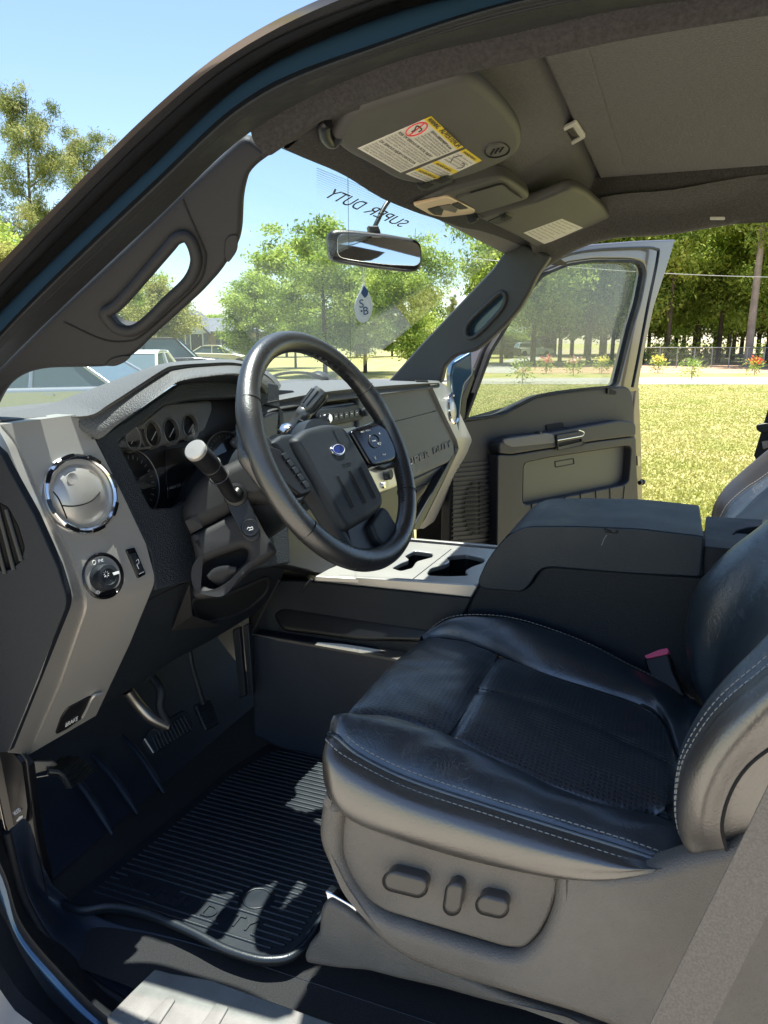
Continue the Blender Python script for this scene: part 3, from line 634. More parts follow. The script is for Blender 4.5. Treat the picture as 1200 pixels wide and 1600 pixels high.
for a, b, c, d in ((208, 757, 40, 56), (352, 706, 30, 32)):
    cc = P(a, b, pl=(CU[0] + CU[1] * .006, CU[1]))
    L = [P(u, v, pl=(CU[0] + CU[1] * .020, CU[1])) for u, v in ell(a, b, c, d, -12, 48)]
    L2 = [P(u, v, pl=(CU[0] + CU[1] * .004, CU[1])) for u, v in ell(a, b, c * .94, d * .94, -12, 48)]
    loft('dial_tube', [L + [L[0]], L2 + [L2[0]]], M_black, clu, n=60); tube('dial_ring', L, .0008, M_steel, clu, cyc=True, res=2)
    for k in range(22):
        t = math.radians(130 + k * 13); q = ell(a, b, c * .82, d * .82, -12, 360); w = ell(a, b, c * .72, d * .72, -12, 360)
        i = int(math.degrees(t)) % 360
        tube('dial_tick', [P(*q[i], pl=(CU[0] + CU[1] * .0055, CU[1])), P(*w[i], pl=(CU[0] + CU[1] * .0055, CU[1]))], .0005 if k % 2 else .0008, M_inkg, clu, res=1)
    tube('needle', [cc + CU[1] * .004, P(a - c * .45, b + d * .35, pl=(CU[0] + CU[1] * .010, CU[1]))], .0012, M_wht, clu, res=2)
plate('message_screen', CU, rnd([(258, 702), (318, 694), (326, 768), (262, 780)], 4), M_gloss, clu, th=.004, bev=.001, off=.012)
text('odometer_lettering', '148332 mi', (CU[0] + CU[1] * .0125, CU[1]), (262, 766), (292, 756), M_inkg, clu, h=.0045)
plate('silver_corner', CU, rnd([(362, 690), (380, 672), (400, 668), (402, 720), (382, 712)], 4), M_silver, clu, th=.01, bev=.003, off=.02)
plate('gauge_window', (PU[0] - PU[1] * .035, PU[1]), rnd([(182, 695), (258, 630), (300, 620), (450, 620), (450, 790), (235, 800)], 3), M_lens, clu, th=.002, bev=.0003)

# ---- knee panel under the column
knee = plate('knee_panel', (PL[0] - PL[1] * .012, PL[1]), rnd([(236, 905), (300, 880), (455, 860), (440, 912), (400, 960), (330, 1003), (270, 1035), (200, 1082), (150, 1110), (200, 1005)], 6), M_dark, dash, th=.03, bev=.008)
tube('panel_gap', [onL(p, -.011) for p in ((232, 938), (300, 905))], .001, M_pit, knee, res=1)
KN = (PL[0] - PL[1] * .011, PL[1])
pk_ = [(302, 936), (345, 931), (385, 915), (417, 903), (415, 925), (385, 951), (350, 965), (318, 972), (304, 962)]
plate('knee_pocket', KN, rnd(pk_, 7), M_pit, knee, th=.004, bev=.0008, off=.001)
tube('pocket_lip', [P(u, v, pl=KN) for u, v in cat(pk_, 4, closed=True)], .0045, M_pillar, knee, cyc=True)
V = [P(296, 912, pl=(KN[0] + KN[1] * .03, KN[1])), P(300, 962, pl=(KN[0] + KN[1] * .03, KN[1])), P(268, 985, pl=KN), P(345, 978, pl=(KN[0] + KN[1] * .012, KN[1]))]
mesh('knee_bulge', V, [(0, 2, 1), (1, 2, 3)], M_pillar, knee, smooth=None)
# ---- long centre + passenger part
ex2 = Vector((1, -.04, 0)).normalized(); D0 = Vector((.5, .645, 1.318))
QU = two(ex2, Vector((0, .16, 1)), D0); QL = two(ex2, Vector((0, -.36, 1)), D0)
t0 = [P(u, v, y=y) for u, v, y in cat([(395, 612, .95), (420, 606, .95), (465, 596, .95), (604, 592, .95), (669, 592, .95), (700, 594, .95)], 5)]
t1 = [P(u, v, y=y) for u, v, y in cat([(400, 628, .76), (428, 622, .75), (500, 609, .73), (600, 600, .71), (668, 597, .69), (686, 597, .68)], 5)]
t2 = [P(u, v, y=y) for u, v, y in cat([(408, 652, .74), (428, 642, .73), (505, 629, .71), (587, 618, .69), (666, 608, .67), (684, 606, .665)], 5)]
t3 = [p + Vector((0, .05, -.004)) for p in t2]
M_bol = mat('dash_bolster_plastic', (.115, .115, .113), .5, bump=.6, bscale=500, detail=1)
loft('top_bolster', [t0, t1, [a * .5 + b * .5 + Vector((0, -.004, .002)) for a, b in zip(t1, t2)], t2, t3], M_bol, dash, n=60, sub=5, smooth=60)
gp = plate('glovebox_panel', QU, rnd([(560, 612), (676, 598), (690, 640), (709, 690), (710, 708), (702, 722), (647, 747), (560, 790)], 5), M_bol, dash, th=.03, bev=.006, off=-.012)
for s_, a_, b_ in (('SUPER', (627, 734), (671, 713)), ('DUTY', (677, 710), (704, 697))): text('raised_lettering', s_, (QU[0] - QU[1] * .012, QU[1]), a_, b_, M_bol, gp, h=.019, th=.003, off=0)
tube('glovebox_seam', [P(u, v, pl=(QU[0] - QU[1] * .0115, QU[1])) for u, v in ((600, 663), (682, 642))], .0009, M_pit, gp, res=1)
tube('latch_mark', [P(u, v, pl=(QU[0] - QU[1] * .0115, QU[1])) for u, v in ((676, 643), (680, 642))], .001, M_pit, gp, res=1)
plate('side_channel', QU, rnd([(676, 610), (684, 606), (716, 690), (718, 702), (655, 828), (645, 826), (707, 712), (708, 692)], 3), M_black, dash, th=.03, bev=.003, off=-.016)
gl = plate('lower_glovebox', QL, rnd([(560, 795), (647, 750), (702, 724), (704, 727), (654, 820), (600, 830)], 3), M_bol, dash, th=.03, bev=.005, off=-.006)
for L in ([(650, 790), (655, 780), (668, 763)], [(650, 800), (685, 752)], [(655, 815), (692, 748)], [(650, 762), (664, 756), (668, 758)]):
    tube('pressed_line', [P(u, v, pl=(QL[0] - QL[1] * .0055, QL[1])) for u, v in L], .0014, M_pit, gl, res=2)
O2 = [(686, 595), (700, 604), (716, 640), (737, 686), (735, 706), (706, 762), (678, 815), (662, 826)]
I2 = [(668, 594), (677, 608), (692, 642), (714, 688), (717, 702), (692, 755), (664, 812), (653, 826)]
def qs(L, off): return [P(p[0], p[1], pl=((QU if i < 4 else QL)[0] + QU[1] * off, (QU if i < 4 else QL)[1])) for i, p in enumerate(L)]
i3, o3p = qs(I2, 0), qs(O2, 0); 
loft('passenger_end_trim', [[p + Vector((0, .04, 0)) for p in i3], i3, o3p, [p + Vector((.02, .03, 0)) for p in o3p], [p + Vector((.03, .12, 0)) for p in o3p]], M_silver, dash, n=60, sub=1, smooth=30, label='satin silver end trim on the passenger side')
pv = P(704, 640, pl=QU)
lathe('passenger_vent', pv + Vector((.02, 0, 0)), QU[1], [(.050, -.006), (.050, .004), (.046, .008), (.041, .004), (.040, -.004)], M_chrome, dash, seg=48, cap=False)
lathe('passenger_vent_ball', pv + Vector((.02, 0, 0)), QU[1], [(.040, -.006), (.036, .002), (.02, .007), (.0001, .008)], M_silver, dash, seg=40, cap=False)
# centre stack
CS = (QU[0] - QU[1] * .02, QU[1])
stk = plate('centre_stack', CS, rnd([(404, 652), (430, 642), (600, 620), (640, 760), (650, 850), (520, 900), (420, 880)], 5), M_black, dash, th=.04, bev=.006)
rad_ = plate('radio', CS, rnd([(497, 640), (558, 630), (566, 640), (570, 655), (505, 668), (497, 655)], 5), M_dark, dash, th=.018, bev=.005, off=.014, label='radio face with a row of preset buttons')
for k in range(6):
    u = 517 + k * 8.2; v = 652 - k * 1.4
    plate('preset_button', (CS[0] + CS[1] * .014, CS[1]), rnd([(u - 3, v - 4), (u + 3, v - 5), (u + 3, v + 4), (u - 3, v + 5)], 1), M_black, rad_, th=.003, bev=.0006, off=.002)
    tube('button_print', [P(u - 1, v, pl=(CS[0] + CS[1] * .0168, CS[1])), P(u + 1, v - .3, pl=(CS[0] + CS[1] * .0168, CS[1]))], .0004, M_wht, rad_, res=1)
for u, v in ((509, 654), (567, 644)):
    lathe('radio_knob', P(u, v, pl=(CS[0] + CS[1] * .014, CS[1])), CS[1], [(.011, 0), (.0105, .010), (.008, .012), (.0001, .012)], M_chrome if u < 520 else M_dark, rad_, seg=24)
plate('display', CS, rnd([(520, 672), (556, 666), (560, 690), (524, 696)], 3), mat('grey_display', (.18, .20, .24), .2), dash, th=.006, bev=.001, off=.006)
clim = plate('climate_panel', CS, rnd([(560, 712), (606, 702), (622, 760), (580, 775)], 5), M_silver, dash, th=.02, bev=.004, off=.014)
lathe('climate_knob', P(602, 741, pl=(CS[0] + CS[1] * .014, CS[1])), CS[1], [(.016, 0), (.015, .014), (.012, .017), (.0001, .016)], M_dark, clim, seg=28)
lathe('climate_knob', P(598, 758, pl=(CS[0] + CS[1] * .014, CS[1])), CS[1], [(.009, 0), (.008, .006), (.0001, .007)], M_chrome, clim, seg=20)
box('dash_deck', (-.02, 1.04, 1.515), (1.56, .30, .03), M_dash, dash)  # unseen top added to stop sun falling through the dash
box('dash_end_sun_block', (-.54, 1.0, 1.33), (.46, .26, .32), M_black, dash)  # black fill added inside the dash shell to block the sun
box('dash_core', (.15, .95, 1.36), (1.3, .22, .30), M_black, dash)
box('centre_stack_base', (.10, .80, 1.10), (.40, .16, .28), M_black, dash, bev=.02)

# ================================================================== steering column
colm = thing('steering_column', 'dark grey steering column shroud with pedal adjust knob and release pocket under the wheel', 'steering column', (-.45, .7, 1.35))
K0 = (P(350, 800, x=-.515), Vector((-.80, -.50, .30)).normalized())
up_ = plate('upper_shroud', K0, rnd([(280, 796, 16), (300, 757, 16), (322, 737), (386, 708), (400, 700), (430, 690), (440, 790), (392, 786), (297, 835, 1)], 10), M_pillar, colm, th=.14, bev=.022, smooth=60)
ho = [(313, 915), (310, 893), (318, 878), (345, 867), (381, 855), (388, 861), (386, 876), (366, 893), (352, 912), (343, 922)]
lw = plate('lower_shroud', K0, rnd([(297, 836, 1), (392, 787, 1), (414, 832), (436, 862), (418, 876), (392, 890), (367, 916), (345, 930), (318, 937), (300, 934), (305, 870)], 9), M_pillar, colm, holes=[rnd(ho, 8)], th=.12, bev=.012, smooth=60)
plate('pocket_back', K0, rnd(ho, 5), M_pit, lw, th=.004, bev=.001, off=-.045)
pa = [P(u, v, pl=(K0[0] - K0[1] * .012, K0[1])) for u, v in cat([(326, 900), (336, 890), (352, 886), (369, 887)], 5)]
loft('release_lever', [pa, [p + K0[1] * .006 + Vector((0, 0, -.004)) for p in pa], [P(u, v, pl=(K0[0] - K0[1] * .02, K0[1])) for u, v in cat([(337, 908), (345, 915), (354, 915), (364, 900)], 5)]], M_pillar, lw, n=20, sub=3, th=.004)
st = plate('switch_strip', K0, rnd([(351, 779), (366, 753), (378, 760), (391, 787), (408, 828), (404, 842), (394, 847), (382, 842), (374, 828), (360, 800)], 7), M_black, colm, th=.01, bev=.002, off=.003)
kn = lathe('pedal_adjust_knob', P(391, 825, pl=(K0[0] + K0[1] * .003, K0[1])), K0[1], [(.0145, 0), (.0145, .006), (.013, .0085), (.0115, .0085), (.011, .007), (.0001, .0065)], M_black, colm, seg=36)
tube('pedal_symbol', [P(u, v, pl=(K0[0] + K0[1] * .0105, K0[1])) for u, v in cat([(386, 827), (388, 824), (391, 825), (394, 823), (395, 827), (391, 828), (389, 829)], 3)], .0005, M_wht, kn, res=1)
# turn signal stalk
ts = thing('turn_signal_stalk', 'black turn signal stalk with silver round end, left of the steering wheel', 'stalk', tuple(P(368, 775, x=-.50)))
sp_ = [P(u, v, x=x) for u, v, x in cat([(372, 768, -.50), (366, 776, -.512), (357, 768, -.525), (348, 752, -.54), (336, 735, -.56), (322, 720, -.585), (305, 703, -.61)], 6)]
tube('stalk_arm', sp_, .0145, M_black, ts, rad=[.62, .68, .72, .78, .95, 1.12, 1.12], res=8)
tipn = (sp_[-1] - sp_[-6]).normalized()
lathe('stalk_end', sp_[-1] - tipn * .001, tipn, [(.0163, -.004), (.0163, .002), (.0148, .004), (.0001, .0048)], M_silver, ts, seg=36)
for q in (-10, -16):
    d_ = (sp_[q + 1] - sp_[q - 1]).normalized(); lathe('stalk_collar', sp_[q], d_, [(.0148, -.001), (.0162, 0), (.0148, .001)], M_black, ts, seg=32, cap=False)
lathe('stalk_socket', P(368, 773, pl=(K0[0] + K0[1] * .004, K0[1])), K0[1], [(.019, -.002), (.018, .003), (.013, .0045), (.012, .001)], M_black, ts, seg=30, cap=False)
# gear lever
gl_ = thing('gear_lever', 'ribbed dark metal column gear lever above the steering wheel hub', 'gear lever', tuple(P(455, 668, x=-.30)))
g0, g1 = P(452, 674, x=-.31), P(503, 611, x=-.265); gd = (g1 - g0).normalized(); L = (g1 - g0).length
lathe('lever_grip', g0, gd, [(.010, 0), (.011, L * .2), (.0135, L * .35), (.0145, L * .37), (.0145, L * .48), (.0135, L * .50), (.0155, L * .55), (.0165, L * .9), (.0150, L), (.0001, L * 1.01)], M_steel if 0 else mat('lever_metal', (.16, .16, .155), .35, metal=.7), gl_, seg=32)
a1, a2, a3 = frame(gd)
for k in range(10):
    a = k * math.pi / 5; o = (a1 * math.cos(a) + a2 * math.sin(a))
    tube('grip_rib', [g0 + gd * L * .57 + o * .0158, g0 + gd * L * .92 + o * .0165], .0018, M_dark, gl_, res=2)
lathe('lever_boot', g0 - gd * .01, gd, [(.022, 0), (.02, .01), (.012, .02)], M_chrome, gl_, seg=24)
plate('overdrive_button', (g0 + gd * L * .4 + Vector((-.016, 0, 0)), Vector((-1, 0, .2)).normalized()), rnd([(466, 655), (474, 657), (470, 664), (463, 661)], 1), M_black, gl_, th=.004, bev=.001)

# ================================================================== steering wheel
WA, WB = .473, -.138
wc = Vector((-.411, .501, 1.482)); wn_v = Vector((math.sin(WB) * math.cos(WA), -math.cos(WA) * math.cos(WB), math.sin(WA))).normalized()
w1 = Vector((0, 0, 1)).cross(wn_v).normalized(); w2 = wn_v.cross(w1)
whl = thing('steering_wheel', 'black leather steering wheel with four spokes and oval badge at its hub', 'steering wheel', tuple(wc))
R0 = .190; V = []; fs = []; NS, NT = 144, 20
for i in range(NS):
    a = 2 * math.pi * i / NS; ed = w1 * math.cos(a) + w2 * math.sin(a)
    deg = math.degrees(a) % 360
    thick = .0165 + .0012 * max(0, math.cos(math.radians(deg - 230))) + .0022 * (math.exp(-((deg - 22) / 9) ** 2) + math.exp(-((deg - 158) / 9) ** 2))
    for j in range(NT):
        b = 2 * math.pi * j / NT; rr = thick * (1 + .05 * math.cos(2 * b))
        bumpy = 1 + (.045 * math.sin(a * 70) if (math.cos(b) < -.55 and (35 < deg < 145)) else 0)
        V.append(wc + ed * (R0 + rr * bumpy * math.cos(b)) + wn_v * (rr * 1.02 * math.sin(b)))
for i in range(NS):
    for j in range(NT):
        fs.append((i * NT + j, ((i + 1) % NS) * NT + j, ((i + 1) % NS) * NT + (j + 1) % NT, i * NT + (j + 1) % NT))
rim = mesh('rim', V, fs, M_wheel, whl, smooth=180)
for deg in (150, 214, 326, 30):
    a = math.radians(deg); ed = w1 * math.cos(a) + w2 * math.sin(a)
    tube('rim_seam', [wc + ed * (R0 + .0176 * math.cos(b)) + wn_v * .0176 * math.sin(b) for b in np.linspace(0, 2 * math.pi, 25)[:-1]], .0009, M_pit, rim, cyc=True, res=1)
for ph in (0, 1):
    pts = []
    for k in range(140):
        a = math.radians(28 + k * 124 / 139); ed = w1 * math.cos(a) + w2 * math.sin(a); b = math.radians(180 - (18 if ph == k % 2 else -6)); pts.append(wc + ed * (R0 + .0176 * math.cos(b)) + wn_v * .0176 * math.sin(b))
    tube('rim_stitching', pts, .0007, M_dark, rim, res=1)
pts = []
for k in range(60):
    a = math.radians(-44 + k * 54 / 59); ed = w1 * math.cos(a) + w2 * math.sin(a); b = math.radians(180 - (22 if k % 2 else -4)); pts.append(wc + ed * (R0 + .0176 * math.cos(b)) + wn_v * .0176 * math.sin(b))
tube('rim_stitching', pts, .0009, M_dark, rim, res=1)
WPn = (wc + wn_v * .012, wn_v)
hub = plate('airbag_cover', WPn, rnd([(458, 684, 8), (478, 668), (510, 660), (532, 661), (546, 672), (575, 722), (602, 777), (600, 794), (582, 808), (546, 829), (536, 818), (500, 755)], 9), M_dark, whl, th=.04, bev=.012, smooth=60)
HN = (wc + wn_v * .0125, wn_v)
for a, b in (((528, 744), (552, 793)), ((546, 736), (571, 786)), ((563, 730), (586, 778))):
    tube('groove', [P(*a, pl=HN), P(*b, pl=HN)], .0022, M_pit, hub, res=2)
    p, q = P(*a, pl=HN), P(*b, pl=HN)
    tube('groove_edge', [p - w1 * .003, q - w1 * .003], .0008, M_dark, hub, res=2)
oc = P(527, 703, pl=HN)
def ov(rx, ry, h, n=40): return [oc + w1 * rx * math.cos(2 * math.pi * k / n) + w2 * ry * math.sin(2 * math.pi * k / n) + wn_v * h for k in range(n)]
plate('badge', (oc + wn_v * .002, wn_v), ov(.0185, .0102, .002), M_chrome, hub, px=False, th=.004, bev=.001)
plate('badge_face', (oc + wn_v * .003, wn_v), ov(.0172, .0088, .003), M_blue, hub, px=False, th=.002, bev=.0005)
tube('badge_line', ov(.0162, .0078, .0036), .0003, M_wht, hub, cyc=True, res=1)
text('badge_lettering', 'Ford', (oc + wn_v * .003, wn_v), oc - w1 * .0108 - w2 * .0036, oc + w1 * .0108 - w2 * .0036, M_wht, hub, px=False, h=.0082, shear=.35, th=.0004)
text('airbag_lettering', 'SRS AIRBAG', HN, (536, 728), (549, 724), M_black, hub, h=.003)
SN = (wc + wn_v * .000, wn_v)
plate('spoke_frame', SN, rnd([(424, 690), (440, 678), (460, 676), (545, 835), (560, 862), (545, 858), (516, 806), (500, 780), (488, 765), (470, 740)], 5), M_dark, whl, th=.03, bev=.007)
lp = plate('left_switch_pod', SN, rnd([(398, 692), (420, 694), (438, 700), (474, 742), (488, 764), (486, 771), (470, 776), (440, 752), (404, 724)], 6), M_black, whl, th=.028, bev=.006, off=.004)
for k in range(5):
    u, v = 446 + k * 8, 712 + k * 11
    plate('pod_button', (SN[0] + wn_v * .004, wn_v), rnd([(u - 5, v - 3), (u + 1, v - 6), (u + 7, v + 3), (u + 1, v + 7)], 2), M_dark, lp, th=.004, bev=.001, off=.003)
rp = plate('right_switch_pod', SN, rnd([(548, 672), (560, 666), (588, 659), (604, 668), (619, 700), (621, 716), (612, 722), (585, 729), (576, 720)], 7), M_gloss, whl, th=.028, bev=.006, off=.008)
tube('pod_dial', [P(u, v, pl=(SN[0] + wn_v * .009, wn_v)) for u, v in ell(585, 689, 8, 10.5, -20, 30)], .0008, M_dark, rp, cyc=True, res=2)
for s, a, b in (('SET', (564, 676), (570, 675)), ('RSM', (572, 674), (579, 673)), ('+', (593, 680), (595, 680)), ('OK', (582, 690), (588, 689)), ('VOL', (590, 694), (596, 692)), ('-', (594, 700), (597, 699)), ('~', (600, 716), (605, 714)), ('v', (586, 719), (589, 718)), ('<', (578, 684), (580, 684))):
    text('pod_lettering', s, (SN[0] + wn_v * .0082, wn_v), a, b, M_wht, rp, h=.0022 if len(s) > 1 else None, th=.0002)
plate('right_spoke', SN, rnd([(560, 668), (590, 655), (610, 650), (628, 700), (632, 730), (620, 728), (600, 735), (575, 722)], 6), M_wheel, whl, th=.022, bev=.008, off=-.002)
plate('left_spoke', SN, rnd([(380, 650), (400, 660), (430, 690), (486, 770), (470, 790), (420, 760), (385, 712)], 8), M_wheel, whl, th=.022, bev=.008, off=-.004)
plate('lower_right_spoke', SN, rnd([(598, 790), (606, 795), (622, 822), (630, 838), (615, 858), (606, 860), (590, 842), (580, 818)], 6), M_dark, whl, th=.02, bev=.006, off=.000)
plate('lower_spoke', SN, rnd([(540, 822), (600, 792), (608, 812), (604, 856), (580, 870), (552, 866)], 5), M_black, whl, th=.012, bev=.004, off=-.012)
lathe('added_column_housing', wc - wn_v * .30, wn_v, [(.09, 0), (.085, .10), (.07, .20)], M_dark, whl, seg=32)  # added behind the wheel to keep sun patches off the mat
lathe('column_cone', wc - wn_v * .10, wn_v, [(.055, -.02), (.060, .03), (.066, .06), (.06, .085)], M_dark, whl, seg=40)
# ================================================================== driver's seat
seat = thing('driver_seat', 'black perforated leather driver seat on a grey plastic base with three power switches', 'car seat', (-.45, .1, .75))
def C3(L, ax=None, n=6):
    return [P(a[0], a[1], **({ax: a[2]} if ax else a[2])) for a in cat([(p[0], p[1], p[2]) for p in L], n)]
NW = C3([(514, 1147, -.665), (528, 1152, -.68), (562, 1180, -.68), (637, 1217, -.68), (762, 1259, -.68), (887, 1298, -.68), (981, 1327, -.68), (1045, 1350, -.68), (1075, 1362, -.67)], 'x')
NS = C3([(530, 1133, 1.133), (544, 1128, 1.132), (575, 1119, 1.128), (625, 1125, 1.118), (700, 1150, 1.10), (762, 1181, 1.084), (837, 1219, 1.066), (906, 1250, 1.05), (969, 1269, 1.038), (1016, 1277, 1.03), (1060, 1290, 1.03)], 'z')
IB = C3([(662, 1000, 1.09), (687, 995, 1.094), (731, 1003, 1.095), (775, 1019, 1.09), (825, 1041, 1.085), (875, 1059, 1.08), (937, 1078, 1.07), (1000, 1100, 1.055), (1037, 1125, 1.045), (1056, 1169, 1.04), (1065, 1212, 1.035), (1052, 1256, 1.031), (1016, 1277, 1.03)], 'z')
FS = C3([(655, 1004, -.21), (672, 984, -.19), (700, 966, -.18), (744, 961, -.17), (800, 966, -.165), (862, 984, -.165), (925, 1009, -.165), (987, 1041, -.165), (1044, 1069, -.165), (1085, 1093, -.165)], 'x')
XS = C3([(700, 1150, 1.10), (725, 1112, 1.104), (752, 1068, 1.102), (779, 1022, 1.09)], 'z')
MS = C3([(747, 1082, 1.103), (800, 1094, 1.092), (850, 1112, 1.08), (912, 1137, 1.066), (981, 1169, 1.052), (1058, 1203, 1.038)], 'z')
def dist_to(pts, poly):
    A = np.array(poly[:-1], float); B = np.array(poly[1:], float); d = np.full(len(pts), 9.)
    for a, b in zip(A, B):
        ab = b - a; t = np.clip(((pts - a) @ ab) / max(ab @ ab, 1e-12), 0, 1); d = np.minimum(d, np.linalg.norm(pts - (a + t[:, None] * ab), axis=1))
    return d
def patch(name, A, B, material, parent, n=150, m=50, bulge=.01, dents=(), pre=(), post=(), wr=0, smooth=180, **kw):
    A = resample(A, n); B = resample(B, n); R = []
    for j in range(m):
        t = j / (m - 1); q = A * (1 - t) + B * t; q = q.copy(); q[:, 2] += bulge * (math.sin(math.pi * t) ** .7) * 1.0
        R.append(q)
    V = np.concatenate(R)
    for poly, dep, w in dents:
        d = dist_to(V, resample(poly, 40)); V[:, 2] -= dep * np.exp(-(d / w) ** 1.3)
    if wr:
        V[:, 2] += wr * (np.sin(V[:, 0] * 61 + 2 * np.sin(V[:, 1] * 23)) * np.sin(V[:, 1] * 47 + 1.7 * np.sin(V[:, 0] * 31)))
    fs = [(j * n + i, j * n + i + 1, (j + 1) * n + i + 1, (j + 1) * n + i) for j in range(m - 1) for i in range(n - 1)]
    return mesh(name, V, fs, material, parent, smooth=smooth, **kw)
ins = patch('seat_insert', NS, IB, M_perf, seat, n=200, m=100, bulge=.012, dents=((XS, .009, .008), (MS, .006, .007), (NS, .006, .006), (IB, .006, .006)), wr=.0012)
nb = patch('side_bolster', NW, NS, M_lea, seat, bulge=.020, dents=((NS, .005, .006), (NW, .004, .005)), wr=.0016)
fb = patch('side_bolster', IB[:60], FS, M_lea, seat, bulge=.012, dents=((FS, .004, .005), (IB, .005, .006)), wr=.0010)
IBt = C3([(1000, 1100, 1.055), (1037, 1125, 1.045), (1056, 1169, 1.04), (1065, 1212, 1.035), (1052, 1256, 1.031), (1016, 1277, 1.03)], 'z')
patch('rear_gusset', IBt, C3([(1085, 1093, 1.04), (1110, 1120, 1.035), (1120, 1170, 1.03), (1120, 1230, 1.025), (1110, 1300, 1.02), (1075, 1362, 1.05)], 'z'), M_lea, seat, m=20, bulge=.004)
for pts in (XS, MS, NS, IB): tube('seam', [Vector(p) + Vector((0, 0, -.0025)) for p in resample(pts, 60)], .0011, M_pit, seat, res=1)
stitches('insert_stitching', [Vector(p) + Vector((0, .004, .0075)) for p in resample(MS, 50)], M_dark, ins)
# side of the cushion
FE = [Vector(p) for p in cat([P(658, 1001, z=1.09), P(640, 1022, z=1.094), P(606, 1056, z=1.102), P(560, 1105, z=1.118), P(536, 1128, z=1.130), P(520, 1140, z=1.135)], 4)]
def pre(L): dz = L[0].z - NW[0].z; k = min(1, -dz / .05); return [p + Vector((-.004 * k, .004 * k, dz - .004)) for p in FE] + L
S0 = NW
S1 = C3([(510, 1152, -.672), (516, 1157, -.69), (544, 1180, -.692), (637, 1227, -.692), (762, 1268, -.692), (887, 1308, -.692), (981, 1338, -.692), (1040, 1358, -.69), (1078, 1366, -.68)], 'x')
S2 = C3([(503, 1178, -.70), (520, 1195, -.714), (560, 1222, -.718), (637, 1256, -.718), (762, 1300, -.716), (887, 1336, -.714), (970, 1354, -.710), (1040, 1358, -.705), (1082, 1352, -.69)], 'x')
S3 = C3([(504, 1205, -.70), (520, 1242, -.722), (560, 1270, -.726), (637, 1298, -.726), (731, 1324, -.722), (856, 1356, -.718), (937, 1366, -.713), (1012, 1360, -.707), (1082, 1346, -.69)], 'x')
S4 = C3([(510, 1232, -.695), (526, 1262, -.712), (560, 1288, -.716), (637, 1316, -.716), (731, 1344, -.714), (856, 1371, -.712), (937, 1377, -.710), (1012, 1366, -.705), (1082, 1343, -.69)], 'x')
S5 = [p + Vector((.03, 0, -.012)) for p in S4]
sd = loft('cushion_side', [pre(S0), pre(S1), pre(S2), pre(S3), pre(S4), pre(S5)], M_lea2, seat, n=130, sub=6, smooth=180)
st_off = Vector((-.001, 0, .001))
stitches('welt_stitching', [p + st_off + Vector((-.003, 0, -.002)) for p in pre(S1)[16:]], M_thread, sd)
stitches('welt_stitching', [p + Vector((.007, 0, .0072)) for p in NW], M_thread, nb)
tube('welt', [p + Vector((-.002, 0, .0005)) for p in pre(NW)], .0032, M_lea, sd, res=3)
stitches('far_stitching', [p + Vector((0, 0, .001)) for p in FS], M_thread, fb)
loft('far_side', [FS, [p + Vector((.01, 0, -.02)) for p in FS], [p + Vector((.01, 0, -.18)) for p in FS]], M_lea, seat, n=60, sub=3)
# backrest
Bk = [C3(L, 'x') for L in (
    [(1136, 1330, -.700), (1128, 1290, -.712), (1140, 1242, -.716), (1166, 1200, -.716), (1205, 1168, -.716), (1280, 1120, -.716), (1420, 1020, -.716)],
    [(1112, 1338, -.695), (1094, 1295, -.715), (1100, 1235, -.724), (1132, 1172, -.726), (1200, 1098, -.726), (1300, 1010, -.726), (1430, 900, -.726)],
    [(1094, 1338, -.67), (1070, 1318, -.67), (1058, 1286, -.67), (1058, 1240, -.67), (1067, 1192, -.67), (1091, 1147, -.67), (1122, 1106, -.67), (1158, 1073, -.67), (1200, 1040, -.67), (1300, 950, -.67), (1440, 800, -.67)],
    [(1110, 1330, -.61), (1094, 1280, -.60), (1092, 1230, -.60), (1100, 1170, -.60), (1122, 1110, -.60), (1160, 1050, -.60), (1210, 985, -.60), (1300, 870, -.60), (1430, 690, -.60)],
    [(1130, 1200, -.44), (1128, 1150, -.44), (1136, 1095, -.44), (1160, 1035, -.44), (1205, 960, -.44), (1290, 840, -.44), (1420, 650, -.44)],
    [(1124, 1120, -.31), (1120, 1080, -.31), (1128, 1030, -.31), (1155, 975, -.31), (1200, 905, -.31), (1280, 800, -.31), (1410, 630, -.31)],
    [(1104, 1106, -.21), (1082, 1062, -.21), (1073, 1010, -.21), (1075, 962, -.21), (1088, 918, -.21), (1118, 880, -.21), (1150, 850, -.21), (1200, 812, -.21), (1290, 730, -.21), (1420, 600, -.21)],
    [(1112, 1106, -.17), (1092, 1062, -.165), (1084, 1010, -.165), (1086, 962, -.165), (1100, 922, -.165), (1128, 888, -.165), (1160, 860, -.165), (1210, 826, -.165), (1300, 745, -.165), (1430, 615, -.165)])]
Bk = [resample(b, 60) for b in Bk]
Bk.append(Bk[-1] + np.array([0, -.10, 0])); back_low = Bk[0] + np.array([.02, -.05, 0])
loft('backrest_side', [back_low, Bk[0] + np.array([.012, 0, 0]), Bk[0]], M_lea2, seat, n=80, sub=3, smooth=180)
b1_ = Bk[1]; b2_ = Bk[2]
loft('backrest_side', [Bk[0], b1_, b1_ * .35 + b2_ * .65 + np.array([-.016, .006, .004]), b2_], M_lea2, seat, n=110, sub=8, smooth=180)
tube('side_seam', [Vector(p) for p in Bk[0]], .002, M_pit, seat, res=2)
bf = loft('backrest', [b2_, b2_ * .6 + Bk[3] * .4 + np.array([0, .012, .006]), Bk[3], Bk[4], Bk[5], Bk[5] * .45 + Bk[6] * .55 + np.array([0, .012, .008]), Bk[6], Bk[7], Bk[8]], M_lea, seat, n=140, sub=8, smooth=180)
stitches('backrest_stitching', [Vector(p) + Vector((-.002, .003, .002)) for p in resample(b2_ * .92 + b1_ * .08, 90)], M_thread, bf)
